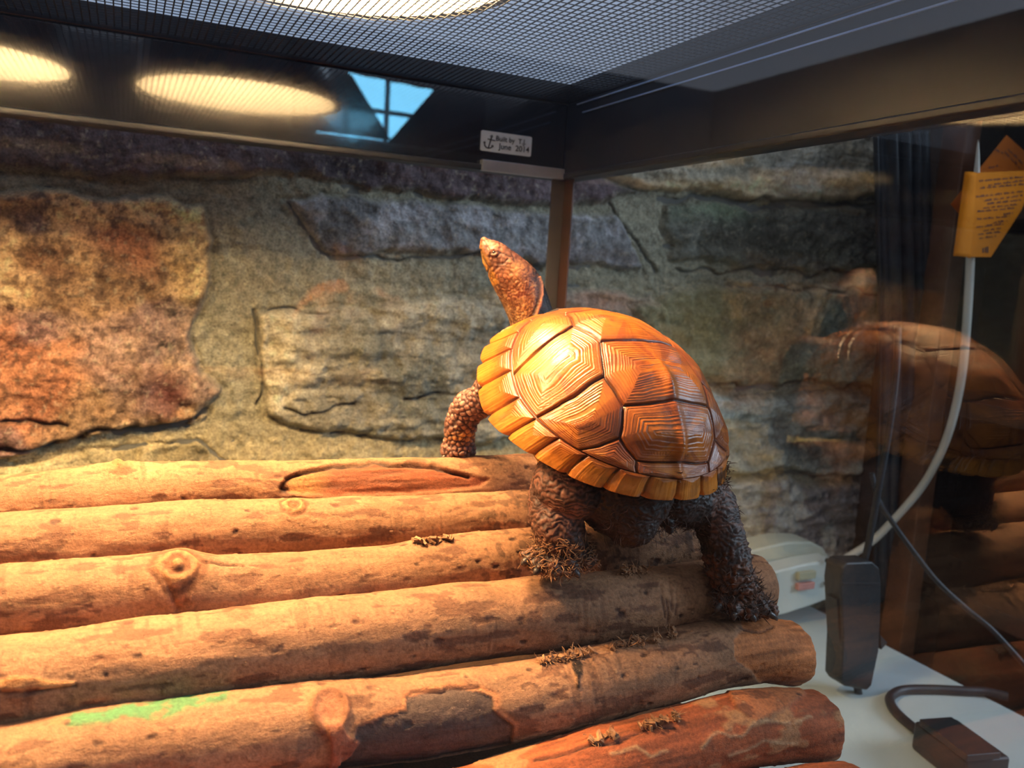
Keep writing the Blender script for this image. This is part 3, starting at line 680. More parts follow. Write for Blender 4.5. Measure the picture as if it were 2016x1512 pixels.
def build_shell():
    nt, nr = 900, 300
    th = np.linspace(0, 2*math.pi, nt, endpoint=False); rho = np.linspace(0, 1, nr)
    # dome profile (s = plan radius, z = height) as smooth spline, resampled by arc length
    prof = smooth_path([(0, 1, 0), (.20, .985, 0), (.40, .93, 0), (.58, .835, 0), (.73, .70, 0), (.84, .545, 0), (.915, .385, 0), (.955, .25, 0), (.985, .12, 0), (1.0, .02, 0)], 20)
    fl = smooth_path([(0, 1, 0), (.20, .985, 0), (.40, .93, 0), (.58, .835, 0), (.73, .69, 0), (.83, .53, 0), (.895, .37, 0), (.94, .23, 0), (1.00, .10, 0), (1.075, .0, 0)], 20)
    def resamp(p):
        d = np.r_[0, np.cumsum(np.hypot(np.diff(p[:, 0])*SA*.88, np.diff(p[:, 1])*SHH))]; d /= d[-1]
        return np.interp(rho, d, p[:, 0]), np.interp(rho, d, p[:, 1])
    s1, z1 = resamp(prof); s2, z2 = resamp(fl)
    TH = np.repeat(th, nr); RH = np.tile(rho, nt)
    rearw = sstep(.35, 1., -np.cos(TH)) ; flare = np.clip(.25+.75*rearw, 0, 1)
    s = np.tile(s1, nt)*(1-flare)+np.tile(s2, nt)*flare; z = np.tile(z1, nt)*(1-flare)+np.tile(z2, nt)*flare
    # plan outline: rounded, a little wider behind the middle, notch at the tail
    ct, st = np.cos(TH), np.sin(TH)
    wide = 1+.045*np.clip(-ct, 0, 1)*np.abs(st)*2
    x = SA*s*np.sign(ct)*np.abs(ct)**.94; y = SB*s*st*wide
    zz = SHH*z+.0125*rearw*0+ .012*np.clip(-ct, 0, 1)*sstep(.7, 1, RH)*0
    x = x-PEAK*z
    base = np.stack([x, y, zz+RIM*np.clip(-ct, 0, 1)*sstep(.45, 1., RH)], -1)
    # scutes in the (arc length, angle) disc
    p, q = RH*ct, RH*st
    jn = np.stack([p*5, q*5, 0*p], -1)
    p2 = p+fbm(jn, 3, 300)*.012; q2 = q+fbm(jn, 3, 301)*.012
    seeds = [(.68, 0), (.33, 0), (-.03, 0), (-.37, 0), (-.665, 0)]+[(a, s_*b) for s_ in (1, -1) for a, b in ((.52, .53), (.15, .53), (-.20, .53), (-.54, .50))]
    sd = np.array(seeds); RM = .755+.0*np.cos(TH*24.4)
    p2 = p2+.40*np.maximum(np.abs(q)-.25, 0)
    D = (p2[:, None]-sd[:, 0])**2+(q2[:, None]-sd[:, 1])**2
    D[:, 0:5] -= .012
    own = D.argmin(1); di = D[np.arange(len(p)), own]
    dist = np.full(len(p), 9.)
    for j in range(len(sd)):
        sep = np.hypot(sd[own][:, 0]-sd[j, 0], sd[own][:, 1]-sd[j, 1])
        d = np.where(own == j, 9., (D[:, j]-di)/(2*np.maximum(sep, 1e-6))); dist = np.minimum(dist, d)
    inner = RH < RM; edge_m = RM-RH
    dist_i = np.minimum(dist, edge_m)
    # marginals: twelve each side
    na = 25.0; ph = (math.pi-TH+.0*p)/(2*math.pi)*na   # 0 at the tail
    ph = ph+ .25*0; fr = ph-np.floor(ph); cellm = np.floor(ph) % 25
    ph2 = (np.mod(math.pi-TH, 2*math.pi))/(2*math.pi)*24.4
    half = np.where(ph2 > 12.2, 24.4-ph2, ph2); fr = half-np.floor(half)
    skew = (RH-.9)*1.0
    da = np.minimum(fr, 1-fr)*(2*math.pi/24.4)*.92
    dist_m = np.minimum(np.minimum(RH-RM, da), 9)
    dm = np.where(inner, dist_i, dist_m)
    sid = np.where(inner, own, 20+np.floor(half)+13*(ph2 > 12.2))
    rs = _hash(sid.astype(np.int64), sid.astype(np.int64)*0+3, sid.astype(np.int64)*0, 5)
    B3 = base*1.0
    nz = fbm(B3*60, 3, 310); nz2 = fbm(B3*220, 3, 311); nf = fbm(B3*700, 3, 312)
    # growth rings parallel to scute borders
    lam = np.where(inner, .0150, .0130)*(1+.08*nz)
    phase = dm/lam+nz*.22+nz2*.10+.9*vnoise(np.stack([dm*42, sid*7.7, sid*0], -1), 77)
    saw = phase-np.floor(phase)
    ring = np.where(saw < .78, saw/.78, (1-saw)/.22)
    cenfade = np.where(inner, sstep(.26, .13, dm), sstep(.20, .05, dm))
    h = (ring-.5)*.00026*(.25+.9*cenfade)
    seam = np.exp(-(dm/.0075)**2); h = h-seam*.0013
    h = h+np.where(inner, np.minimum(dm, .18)/.18*.0017, np.minimum(dm, .06)/.06*.0013)
    # keel down the middle of the rear vertebrals, with knobs
    keel = np.exp(-(q/.028)**2)*sstep(.25, -.1, p)*inner; h = h+keel*.0010
    for kp in (-.10, -.43, -.70): h = h+.0017*np.exp(-(((p-kp)/.06)**2+(q/.038)**2))
    h = h+nz*.00035+nf*.00003
    # marginal lower edges curl
    nrm = np.stack([base[:, 0]/SA**2, base[:, 1]/SB**2, (base[:, 2]+.01)/SHH**2], -1); nrm /= np.linalg.norm(nrm, axis=1)[:, None]
    rimcut = .0016*np.exp(-(da/.02)**2)*sstep(.96, 1, RH)
    V = base+nrm*(h-rimcut)[:, None]
    # colour
    col = np.ones((len(p), 1))*np.array(srgb(216, 118, 32))[None]
    col = col*(1+.10*nz[:, None]+.06*nz2[:, None])
    col = mix(col, srgb(228, 140, 48), sstep(.05, .5, fbm(B3*45, 3, 320))*.55)
    col = mix(col, srgb(190, 92, 34), sstep(.05, .45, fbm(B3*[38, 38, 20], 3, 321))*.45)
    groove = np.where(saw > .80, 1., 0.)*(.3+.7*sstep(-.3, .3, fbm(B3*90, 2, 322)))*(.35+.65*cenfade)
    col = mix(col, srgb(122, 56, 26), groove*.62)
    # streaks and darker borders
    border = np.where(inner, sstep(.085, .0, dm), sstep(.030, 0, dm))
    col = mix(col, srgb(140, 68, 34), border*(.50+.35*nz2))
    col = mix(col, srgb(52, 24, 14), np.exp(-(dm/.0085)**2)*.92)
    cs = sd[own]; ang = np.arctan2(q-cs[:, 1], p2-cs[:, 0])
    ray_ = fbm(np.stack([np.cos(ang)*3.2, np.sin(ang)*3.2, own*3.1], -1), 3, 330); rr_ = np.hypot(p-cs[:, 0], q-cs[:, 1])
    col = mix(col, srgb(146, 66, 26), np.where(inner, sstep(.18, .42, ray_)*sstep(.02, .08, rr_)*.6, 0))
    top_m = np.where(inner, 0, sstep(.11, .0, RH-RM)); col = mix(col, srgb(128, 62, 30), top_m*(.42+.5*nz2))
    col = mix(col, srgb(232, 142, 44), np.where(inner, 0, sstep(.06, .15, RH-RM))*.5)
    for (a_, b_, s_, sw_) in ((-.43, .05, .05, .85), (-.44, -.05, .05, .85), (-.09, .045, .035, .7), (-.09, -.05, .035, .7), (-.72, .05, .045, .6), (-.72, -.05, .045, .6), (.14, .47, .03, .5), (-.30, .50, .03, .4)):
        g = np.exp(-(((p-a_)/s_)**2+((q-b_)/(s_*.7))**2)); col = mix(col, srgb(84, 34, 18), g*sw_*sstep(-.4, .3, nz2+.2))
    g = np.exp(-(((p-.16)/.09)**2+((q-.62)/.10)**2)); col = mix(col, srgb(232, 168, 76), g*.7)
    for a_, b_, s_ in ((.14,.47,.020),(.62,.25,.018),(.55,.38,.015),(.30,.10,.015)): g = np.exp(-(((p-a_)/s_)**2+((q-b_)/s_)**2)); h = h-g*.0006; col = mix(col, srgb(120, 52, 26), g*.7)
    dirt = sstep(.2, .5, fbm(B3*120, 4, 340))*np.clip(sstep(.72, .86, RH)*sstep(.1, -.5, q)*sstep(0, -.4, p), 0, 1)
    col = mix(col, srgb(44, 30, 22), dirt*.85)
    col = mix(col, srgb(120, 56, 26), sstep(.1, .55, fbm(B3*[70, 70, 50], 4, 350))*.45)*.86
    W = V @ TR.T+TT
    F = grid_faces(nt, nr, wrap_u=True)
    # underside lip
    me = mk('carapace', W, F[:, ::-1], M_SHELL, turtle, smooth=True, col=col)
    so = me.modifiers.new('thick', 'SOLIDIFY'); so.thickness = .0028; so.offset = -1
    return W.reshape(nt, nr, 3)
SHELLW = build_shell()
# plastron: shallow yellow-brown dish under the carapace
def build_plastron():
    nt, nr = 160, 30; V = []; C_ = []
    for i in range(nt):
        t = 2*math.pi*i/nt
        for j in range(nr):
            r = j/(nr-1); x = SA*.90*r*math.cos(t)-.002; y = SB*.70*r*math.sin(t)
            z = -.016+.012*r**4+(.003 if abs(x-.006) < .0008 else 0); V.append((x, y, z)); C_.append(srgb(214, 156, 60) if r > .55 else srgb(150, 96, 46))
    V = np.array(V); W = V @ TR.T+TT
    o = mk('plastron', W, grid_faces(nt, nr, wrap_u=True), M_SHELL, turtle, smooth=True, col=np.array(C_))
    s = o.modifiers.new('s', 'SOLIDIFY'); s.thickness = .003
build_plastron()

def local(x, y, z): return TR @ np.array([x, y, z])+TT
def pxr(d, Y): return d*(np.linalg.norm(at(1008, 756, Y))/FPX)      # pixels -> metres at depth Y (approximately)
def P_(x, y, Y, r): return (at(x, y, Y), r*np.dot(at(x, y, Y), MW[:, 2])/FPX)
def balls_to_mesh(chains, blobs, vox):
    """union of tapering limbs as one continuous skin"""
    bmm = bmesh.new()
    def sph(c, r, sc=(1, 1, 1), rot=None):
        m = Matrix.Translation(Vector(c)) @ ((rot.to_4x4() if rot else Matrix.Identity(4))) @ Matrix.Diagonal((r*sc[0], r*sc[1], r*sc[2], 1))
        bmesh.ops.create_icosphere(bmm, subdivisions=3, radius=1, matrix=m)
    for ch in chains:
        P = smooth_path([np.r_[c, r] for c, r in ch], 8)
        L = np.r_[0, np.cumsum(np.linalg.norm(np.diff(P[:, :3], axis=0), axis=1))]
        n = max(4, int(L[-1]/.0012)); tt = np.linspace(0, L[-1], n)
        Q = np.stack([np.interp(tt, L, P[:, k]) for k in range(4)], -1)
        m = MB().tube(Q[:, :3], Q[:, 3], 28)
        vs = [bmm.verts.new(v) for v in m.v]
        for f in m.f:
            try: bmm.faces.new([vs[i] for i in f])
            except Exception: pass
        sph(Q[0, :3], Q[0, 3]); sph(Q[-1, :3], Q[-1, 3])
    for b in blobs: sph(*b)
    me = bpy.data.meshes.new('tmp'); bmm.to_mesh(me); bmm.free()
    o = bpy.data.objects.new('tmp', me); COL.objects.link(o)
    r = o.modifiers.new('r', 'REMESH'); r.mode = 'VOXEL'; r.voxel_size = vox; r.adaptivity = 0
    s = o.modifiers.new('s', 'SMOOTH'); s.factor = .5; s.iterations = 6
    dg = bpy.context.evaluated_depsgraph_get(); m2 = bpy.data.meshes.new_from_object(o.evaluated_get(dg)); bpy.data.objects.remove(o)
    n = len(m2.vertices); V = np.empty(n*3); m2.vertices.foreach_get('co', V); V = V.reshape(-1, 3)
    nn = np.empty(n*3); m2.vertex_normals.foreach_get('vector', nn); return V, nn.reshape(-1, 3), m2
def body():
    ch = []
    # trunk inside the shell
    ch.append([(local(.045, 0, .004), .022), (local(.0, 0, .004), .030), (local(-.045, 0, .002), .024)])
    # neck and head
    head = [(local(.045, .004, .006), .015), P_(1062, 720, .425, 44), P_(1052, 650, .430, 43), P_(1040, 606, .432, 43.5), P_(1022, 565, .434, 45), P_(1004, 540, .435, 42), P_(986, 518, .436, 34.5), P_(970, 497, .437, 27), P_(958, 482, .438, 17), P_(953, 474, .4385, 8)]
    ch.append(head)
    # left front leg
    ch.append([(local(.045, .028, .0), .013), P_(955, 782, .415, 30), P_(925, 800, .425, 31), P_(910, 828, .430, 30), P_(905, 862, .433, 28), P_(902, 884, .434, 29)])
    # right front leg (behind the shell)
    ch.append([(local(.045, -.028, .0), .013), (local(.058, -.042, -.012), .011), (np.array([.262, .425, -.098]), .009)])
    # left hind leg
    ch.append([(local(-.040, .026, -.001), .018), P_(1110, 955, .352, 62), P_(1092, 985, .340, 50), P_(1095, 1022, .333, 48), P_(1108, 1058, .331, 46), P_(1118, 1088, .332, 40)])
    # right hind leg
    ch.append([(local(-.045, -.030, -.001), .018), P_(1385, 985, .335, 55), P_(1412, 1030, .328, 44), P_(1428, 1080, .322, 42), P_(1438, 1125, .318, 42), P_(1452, 1165, .316, 40), P_(1478, 1190, .315, 26)])
    # tail
    ch.append([(local(-.060, 0, -.002), .013), P_(1300, 985, .330, 24), P_(1312, 1020, .322, 13), P_(1318, 1045, .320, 5)])
    bl = []
    def foot(px, py, Y, r, sc, toes, col=None):
        c, rr = P_(px, py, Y, r); bl.append((c, rr, sc))
        for (tx, ty, tY, tr) in toes:
            a, ra = P_(tx, ty, tY, tr); m_ = (a+c)/2; ch.append([(c, rr*.45), (m_, ra*1.3), (a, ra)])
    foot(1112, 1085, .333, 50, (1.05, 1., .62), [(1045,1098,.334,16),(1062,1112,.328,15),(1092,1120,.322,15),(1126,1118,.321,15),(1158,1104,.323,15)])
    foot(1470, 1180, .316, 40, (1., 1., .55), [(1420,1186,.312,12),(1445,1200,.306,12),(1478,1206,.304,12),(1506,1204,.306,11),(1518,1198,.311,11)])
    foot(902, 885, .434, 32, (1.05, 1., .6), [(880,892,.434,9),(890,896,.430,9),(905,897,.428,9),(920,894,.430,9)])
    V, Nn, m2 = balls_to_mesh(ch, bl, .00062)
    bpy.data.meshes.remove(m2) if False else None
    px, py = proj(V)
    S = V; d1, d2, idv = worley(S*[330, 330, 330], 400); e1, e2, ide = worley(S*[620, 620, 620], 401)
    fine = fbm(S*500, 3, 402); mid = fbm(S*150, 4, 403)
    hd = np.linalg.norm(V-at(1000, 540, .435), axis=1) < .034; isn = (px > 925) & (px < 1100) & (py < 700) & (V[:, 2] > -.05)
    isfl = (px < 965) & (py > 740) & (V[:, 1] > .38)
    ishl = (~isn) & (~isfl) & (V[:, 1] < .40) & (V[:, 0] < .262) & (V[:, 2] < -.06)
    ishr = (~isn) & (~isfl) & (V[:, 1] < .40) & (V[:, 0] >= .262)
    h = fine*.00008; col = np.ones((len(V), 1))*np.array(srgb(120, 78, 58))[None]
    # --- front leg: round studs
    stud = sstep(.0, .34, d2-d1)
    h = h+np.where(isfl, stud*.0011+mid*.0003, 0)
    low = sstep(868, 880, py)
    c_f = mix(np.ones((len(V), 1))*np.array(srgb(62, 36, 30))[None], srgb(140, 92, 74), stud*.9)
    c_f = mix(c_f, srgb(196, 150, 128), stud*(idv > .7)*.7*(1-low)); c_f = mix(c_f, srgb(226, 152, 40), stud*np.exp(-(((px-917)/24)**2+((py-858)/11)**2))*.95)
    col = np.where(isfl[:, None], c_f, col)
    # --- hind legs: folded wrinkled skin, rough and muddy below
    wr = np.sin((V[:, 2]*2500+mid*9+fbm(S*60, 3, 404)*5))*.5+.5
    hl = ishl | ishr; rough = sstep(-.112, -.128, V[:, 2]) * np.where(ishr, sstep(-.11, -.135, V[:, 2]), 1)
    clod = np.abs(fbm(S*330, 4, 405))
    h = h+np.where(hl, (wr*.0006+stud*.0003+mid*.0007)*(1-.5*rough)+rough*(clod*.0020-.0004), 0)
    c_h = mix(np.ones((len(V), 1))*np.array(srgb(70, 44, 36))[None], srgb(168, 112, 88), wr*.8)
    c_h = mix(c_h, srgb(40, 26, 20), sstep(.0, .4, mid)*.6); c_h = mix(c_h, srgb(46, 28, 18), rough*.85); c_h = mix(c_h, srgb(120, 66, 32), rough*sstep(.25, .5, clod)*.7)
    c_h = mix(c_h, srgb(24, 18, 15), sstep(1130, 1175, px)*(py < 1090)*(px < 1400)*.85)  # shade under the shell put into the belly skin colour
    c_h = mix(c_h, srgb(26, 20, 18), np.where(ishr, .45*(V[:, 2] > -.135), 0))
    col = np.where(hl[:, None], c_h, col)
    # --- neck and head
    t = sstep(600, 640, py)
    gran = sstep(0, .3, e2-e1)
    c_n = np.ones((len(V), 1))*np.array(srgb(140, 92, 62))[None]*(1+.25*mid[:, None])
    c_n = mix(c_n, srgb(206, 156, 92), gran*sstep(520, 640, py)*.8); c_n = mix(c_n, srgb(104, 52, 38), (1-gran)*.65)
    axis_t = (px-955)*.52+(py-474)*.85      # runs down the head and neck, in pixels
    side = (px-955)*.85-(py-474)*.52        # 0 = throat side, larger = top of the head
    h = h+np.where(isn, gran*.00035*sstep(60, 110, axis_t)+mid*.0002, 0)
    # crown plates darker
    c_n = mix(c_n, srgb(56, 30, 28), sstep(14, 26, side-axis_t*.14)*(axis_t < 120)*.85)
    c_n = mix(c_n, srgb(186, 118, 88), np.exp(-(((px-975)/14)**2+((py-485)/16)**2))*.55)
    c_n = mix(c_n, srgb(236, 168, 70), sstep(-2, -12, side+5+axis_t*.10)*(axis_t < 85)*.9)
    c_n = mix(c_n, srgb(216, 150, 96), np.exp(-(((px-1018)/20)**2+((py-535)/16)**2))*.7)
    c_n = mix(c_n, srgb(150, 78, 56), np.exp(-(((px-990)/16)**2+((py-545)/14)**2))*.35)
    c_n = mix(c_n, srgb(120, 56, 46), np.exp(-(((px-1025)/24)**2+((py-582)/18)**2))*.85)
    # folds round the ear patch
    rr_ = np.hypot((px-992)/1.15, py-545); fold = np.sin(rr_*.85+mid*2)*np.exp(-((rr_-24)/14)**2); h = h+np.where(isn, fold*.00012, 0); c_n = mix(c_n, srgb(110, 58, 40), np.clip(-fold, 0, 1)*.2)
    pe = sstep(.22, .05, d2-d1)*isn*(axis_t < 110); c_n = mix(c_n, srgb(60, 30, 24), pe*.55); h = h-pe*.00022
    c_n = mix(c_n, srgb(84, 44, 34), sstep(.05, .4, fbm(S*210, 4, 420))*.6)
    # mouth line, jaw hinge, nostril, plate seams
    for pl, w, dp in (([(946,492),(950,510),(957,520),(962,528),(958,540)], 1.7, .0007), ([(953,474),(957,482),(955,494)], 1.3, .0004), ([(984,478),(986,497),(1004,505)], 1.4, .0004), ([(986,497),(974,508)], 1.4, .0004), ([(1008,500),(1014,516)], 1.4, .0004), ([(1000,510),(990,520),(978,520)], 1.4, .0004), ([(960,486),(966,496),(963,508)], 1.3, .0004)):
        d = seg_dist(px, py, pl); g = np.exp(-(d/w)**2)*isn; h = h-g*dp; c_n = mix(c_n, srgb(46, 22, 18), g*.85)
    # eye with half-shut lids
    de = np.hypot((px-972), (py-497)*1.15); lid = np.exp(-((de-7.5)/2.6)**2); h = h+isn*(lid*.0006+np.exp(-(de/9)**4)*.0005); c_n = mix(c_n, srgb(110, 64, 50), lid*.7)
    ln = np.exp(-(seg_dist(px, py, [(965,500),(972,497),(980,496)])/1.3)**2); c_n = mix(c_n, srgb(26, 14, 12), ln*.9); h = h-isn*ln*.0004
    # dark band and pale line along the nape
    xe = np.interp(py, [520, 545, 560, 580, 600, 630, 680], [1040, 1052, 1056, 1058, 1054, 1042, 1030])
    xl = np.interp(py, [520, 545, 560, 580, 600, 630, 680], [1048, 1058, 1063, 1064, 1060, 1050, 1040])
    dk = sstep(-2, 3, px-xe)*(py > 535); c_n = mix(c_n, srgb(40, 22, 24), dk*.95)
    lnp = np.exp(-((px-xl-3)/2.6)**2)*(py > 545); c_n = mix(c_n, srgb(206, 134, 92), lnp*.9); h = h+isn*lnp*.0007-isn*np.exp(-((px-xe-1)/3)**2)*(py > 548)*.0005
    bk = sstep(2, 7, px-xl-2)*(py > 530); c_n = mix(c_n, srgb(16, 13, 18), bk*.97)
    spk = sstep(.3, .5, fbm(S*420, 2, 410)); c_n = mix(c_n, srgb(216, 170, 120), spk*.5*(1-dk)*(py > 560))
    col = np.where(isn[:, None], c_n, col)
    V2 = V+Nn*h[:, None]
    F = np.empty(len(m2.loops), np.int32); m2.loops.foreach_get('vertex_index', F)
    if len(F) == 4*len(m2.polygons): F = F.reshape(-1, 4)
    else: F = [list(p.vertices) for p in m2.polygons]
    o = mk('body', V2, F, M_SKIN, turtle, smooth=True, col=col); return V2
BV = body()
# eye
M_EYE = plain('dark_eye', (.02, .01, .008), .08, bump=0, coat=1)
c, r = P_(972, 497, .4300, 5.0)
bq = bmesh.new(); bmesh.ops.create_uvsphere(bq, u_segments=20, v_segments=14, radius=r*.62, matrix=Matrix.Translation(Vector(c))); mb_ = MB(); mb_.add([v.co[:] for v in bq.verts], [[v.index for v in f.verts] for f in bq.faces]); bq.free()
mb_.build('eye', M_EYE, turtle, smooth=True)
# claws
M_CLAW = plain('dark_claw', (.05, .035, .028), .4, bump=0)
for (x, y, Y, dx, dy) in ((1040,1100,.332,-10,8),(1060,1118,.326,-6,9),(1094,1126,.320,2,9),(1130,1124,.319,8,9),(1418,1190,.310,-7,10),(1446,1206,.304,-1,10),(1480,1212,.302,5,8),(1512,1206,.304,14,10),(878,896,.432,-6,5),(890,899,.428,-3,6),(906,900,.426,1,6)):
    a = at(x, y, Y); b_ = at(x+dx, y+dy, Y-.001); e_ = at(x+dx*1.3, y+dy*1.6, Y); big = 1 if x > 1000 else .6
    MB().tube(smooth_path([a, b_, e_], 4), [.0016*big]*4+[.0012*big, .0010*big, .0008*big, .0005*big, .0001], 8).build('claw', M_CLAW, turtle, smooth=True)
# peat fibres caked on the hind feet and hanging under the shell
random.seed(21)
def near(px0, px1, py0, py1, n):
    px, py = proj(BV); m = np.where((px > px0) & (px < px1) & (py > py0) & (py < py1) & (BV[:, 1] < .36))[0]; return [BV[i] for i in np.random.RandomState(3).choice(m, n)]
mb = MB(); fibres(mb, near(1035, 1180, 1060, 1135, 700), 1100, .0048, .0008, .00024, .1); fibres(mb, near(1035, 1175, 980, 1070, 60), 60, .0035, .0004, .00018)
o = mb.build('caked_peat', M_FIB, turtle); tag(o, kind='stuff')
mb = MB(); fibres(mb, near(1410, 1525, 1130, 1215, 700), 850, .0046, .0008, .00022, .1); fibres(mb, near(1385, 1460, 1000, 1130, 80), 150, .0045, .0008, .00018)
o = mb.build('caked_peat', M_FIBD, turtle); tag(o, kind='stuff')
mb = MB(); fibres(mb, near(1180, 1400, 985, 1060, 200), 380, .006, .0010, .00016, -.3)
o = mb.build('hanging_roots', M_FIBD, turtle); tag(o, kind='stuff')
e_ = at(1435, 950, .345); mb = MB()
pts = [SHELLW[i, -1] for i in range(900) if proj(SHELLW[i, -1])[0] > 1405]
if pts: fibres(mb, pts, 160, .0035, .0012, .00020, .1); o = mb.build('caked_peat', M_FIBD, turtle); tag(o, kind='stuff')

# ================================================================== CORDS, PLUG, TAG beyond the right pane
M_CORDW = plain('cream_cable', (.62, .58, .50), .5, bump=0, var=.06)
M_CORDB = plain('black_cable', (.009, .010, .013), .5, bump=0)
M_SWB = plain('black_bakelite', (.010, .011, .013), .5, bump=.0001)
M_PLUG = plain('cream_plastic', (.48, .50, .42), .42, var=.06, bump=0)
M_PLUGL = plain('pale_plastic', (.58, .62, .58), .4, bump=0, var=.04)
M_PINK = plain('pink_button', (.55, .25, .22), .5, bump=0); M_YB = plain('tan_button', (.45, .42, .28), .5, bump=0)
def pth(pts, n=10): return smooth_path([at(x, y, Y) for x, y, Y in pts], n)
# plug body: an oblong box with rounded right end lying on the table against the wall
pl = empty('outlet_plug', tuple(at(1560, 1175, .655)))
def plate(poly, Y0, Y1, name, mat, bev=.003):
    F = [at(x, y, .66) for x, y in poly]; n = len(F)
    V = [np.array([p[0], Y0, p[2]]) for p in F]+[np.array([p[0], Y1, p[2]]) for p in F]
    b = MB().add(V, [tuple(range(n)), tuple(range(n, 2*n))[::-1]]+[(i, n+i, n+(i+1) % n, (i+1) % n) for i in range(n)])
    return b.build(name, mat, pl, bevel=bev, seg=3)
plate([(1440,1128),(1500,1112),(1560,1098),(1612,1090),(1632,1100),(1642,1120),(1637,1145),(1618,1162),(1570,1180),(1520,1196),(1440,1212)], .640, .665, 'front_shell', M_PLUGL)
plate([(1440,1100),(1500,1084),(1560,1070),(1606,1070),(1630,1082),(1646,1108),(1643,1140),(1620,1158),(1570,1174),(1520,1188),(1440,1204)], .666, .700, 'rear_shell', M_PLUG)
b = MB(); c = at(1586, 1132, .6375); d = at(1586, 1152, .6375)
b.box((c[0]-.012, .634, c[2]-.004), (c[0]+.012, .6398, c[2]+.0045)); b.build('reset_button', M_YB, pl, bevel=.0008)
b = MB().box((d[0]-.013, .634, d[2]-.004), (d[0]+.010, .6398, d[2]+.0035)); b.build('test_button', M_PINK, pl, bevel=.0008)
for x, y in ((1627, 1103), (1626, 1148), (1590, 1128)):
    c = at(x, y, .638); MB().lathe([(.0001, 0), (.0026, 0), (.0026, .003), (.0001, .003)], (c[0], c[1], c[2]), 16, axis=(0, -1, 0)).build('screw_hole', M_SWB, pl)
b = MB(); c = at(1525, 1160, .64); b.box((c[0]-.0012, .6385, c[2]-.017), (c[0]+.0012, .6399, c[2]+.018)); b.build('seam', M_PLUG, pl)
tag(pl, 'cream rectangular outlet plug with test buttons lying behind the turtle', 'plug')
o = MB().tube(pth([(1634,1115,.665),(1680,1090,.655),(1720,1063,.645),(1770,1012,.63),(1815,958,.615),(1848,900,.60),(1868,850,.59),(1884,790,.585),(1896,720,.58),(1903,640,.575),(1908,560,.575),(1912,480,.575),(1918,400,.575),(1923,340,.575),(1926,275,.575)]),
     [.0042]*10*12+[.0042*(1-t)**.7+.0002 for t in np.linspace(0, 1, 21)], 14).build('white_cable', M_CORDW, smooth=True)
tag(o, 'thick white cord curving up from the plug to the orange tag', 'cord')
# orange paper tags
M_TAG = plain('orange_paper', (.82, .24, .002), .75, spec=.2, var=.08, bump=.0001); M_TAGD = plain('deep_orange_paper', (.52, .12, .003), .8, spec=.2, var=.1, bump=.0001)
M_PRINT = plain('brown_print', (.13, .035, .01), .7, bump=0)
def tag_sheet(poly, Y, name, mat, parent=None, label=None, th=.0004, bow=0):
    F = [at(x, y, Y) for x, y in poly]; n = len(F)
    V = F+[f+np.array([0, th, 0]) for f in F]
    o = MB().add(V, [tuple(range(n)), tuple(range(n, 2*n))[::-1]]+[(i, n+i, n+(i+1) % n, (i+1) % n) for i in range(n)]).build(name, mat, parent)
    if label: tag(o, label, 'tag')
    return o
YT = .566
ft = empty('warning_tag', tuple(at(1905, 505, YT))); tag(ft, 'orange paper tag folded around the white cord, printed with brown lines', 'tag')
tag_sheet([(1921,340),(2016,336),(2040,336),(2012,412),(1951,506),(1912,506)], YT, 'sheet', M_TAG, ft)
A = [at(1903, 338, YT), at(1922, 341, YT)]; Bq = [at(1880, 504, YT), at(1913, 508, YT)]
V = []
for t in np.linspace(0, 1, 20):
    a = A[0]*(1-t)+Bq[0]*t; c = A[1]*(1-t)+Bq[1]*t; m_ = (a+c)/2; hw = (c-a)/2
    for k in range(14):
        s = math.pi*k/13*1.15; V.append(m_-hw*math.cos(min(s, math.pi))+np.array([0, -.005*math.sin(s)+.002, 0]))
o = mk('folded_edge', V, grid_faces(20, 14), M_TAG, ft, smooth=True); m_ = o.modifiers.new('s', 'SOLIDIFY'); m_.thickness = .0004
random.seed(4); b = MB()
def textline(x0, y0, x1, y1, hgt=4.2):
    L = math.hypot(x1-x0, y1-y0); s = 0
    while s < L:
        wl = random.uniform(6, 16); e_ = min(L, s+wl); t0 = s/L; k = t0
        q = s
        while q < e_-1.2:
            lw = random.uniform(1.1, 2.2); hh = hgt*random.choice([.55, .6, .8, 1.])
            xa, ya = x0+(x1-x0)*q/L, y0+(y1-y0)*q/L; xb, yb_ = x0+(x1-x0)*(q+lw)/L, y0+(y1-y0)*(q+lw)/L
            P = [at(xa, ya, YT-.0003), at(xb, yb_, YT-.0003), at(xb, yb_-hh, YT-.0003), at(xa, ya-hh, YT-.0003)]
            b.add(P, [(0, 1, 2, 3)]); q += lw+.7
        s = e_+3
for x0, y0, x1, y1 in ((1928,358,2015,350),(1946,366,2015,357),(1930,372,2016,364),(1922,389,2016,378),(1938,397,2014,386),(1944,403,2010,395),(1936,411,2003,404),(1924,418,1999,411),(1976,424,1994,421),(1924,433,1990,427),(1956,440,1984,436),(1922,449,1978,442),(1936,456,1974,450),(1926,463,1970,458),(1928,471,1962,466)): textline(x0, y0, x1, y1)
b.build('printed_text', M_PRINT, ft)
b = MB()
for dx in (0, 5, 9): P = [at(1934+dx, 498, YT-.0003), at(1937+dx, 498, YT-.0003), at(1937+dx, 488-dx*.3, YT-.0003), at(1934+dx, 488-dx*.3, YT-.0003)]; b.add(P, [(0, 1, 2, 3)])
b.build('printed_mark', M_PRINT, ft)
t2 = tag_sheet([(1872,402),(1982,266),(2040,318),(2030,345),(1990,420),(1894,428)], .590, 'paper_tag', M_TAGD, None, 'darker orange diamond tag hanging behind the folded orange tag')
YT2, YT = YT, .5897
b = MB(); textline(1985, 296, 2014, 325, 6); textline(1978, 300, 2008, 332, 6); textline(1960, 296, 1975, 304, 5); textline(1947, 332, 1966, 328, 5); b.build('printed_text', M_PRINT, t2); YT = YT2
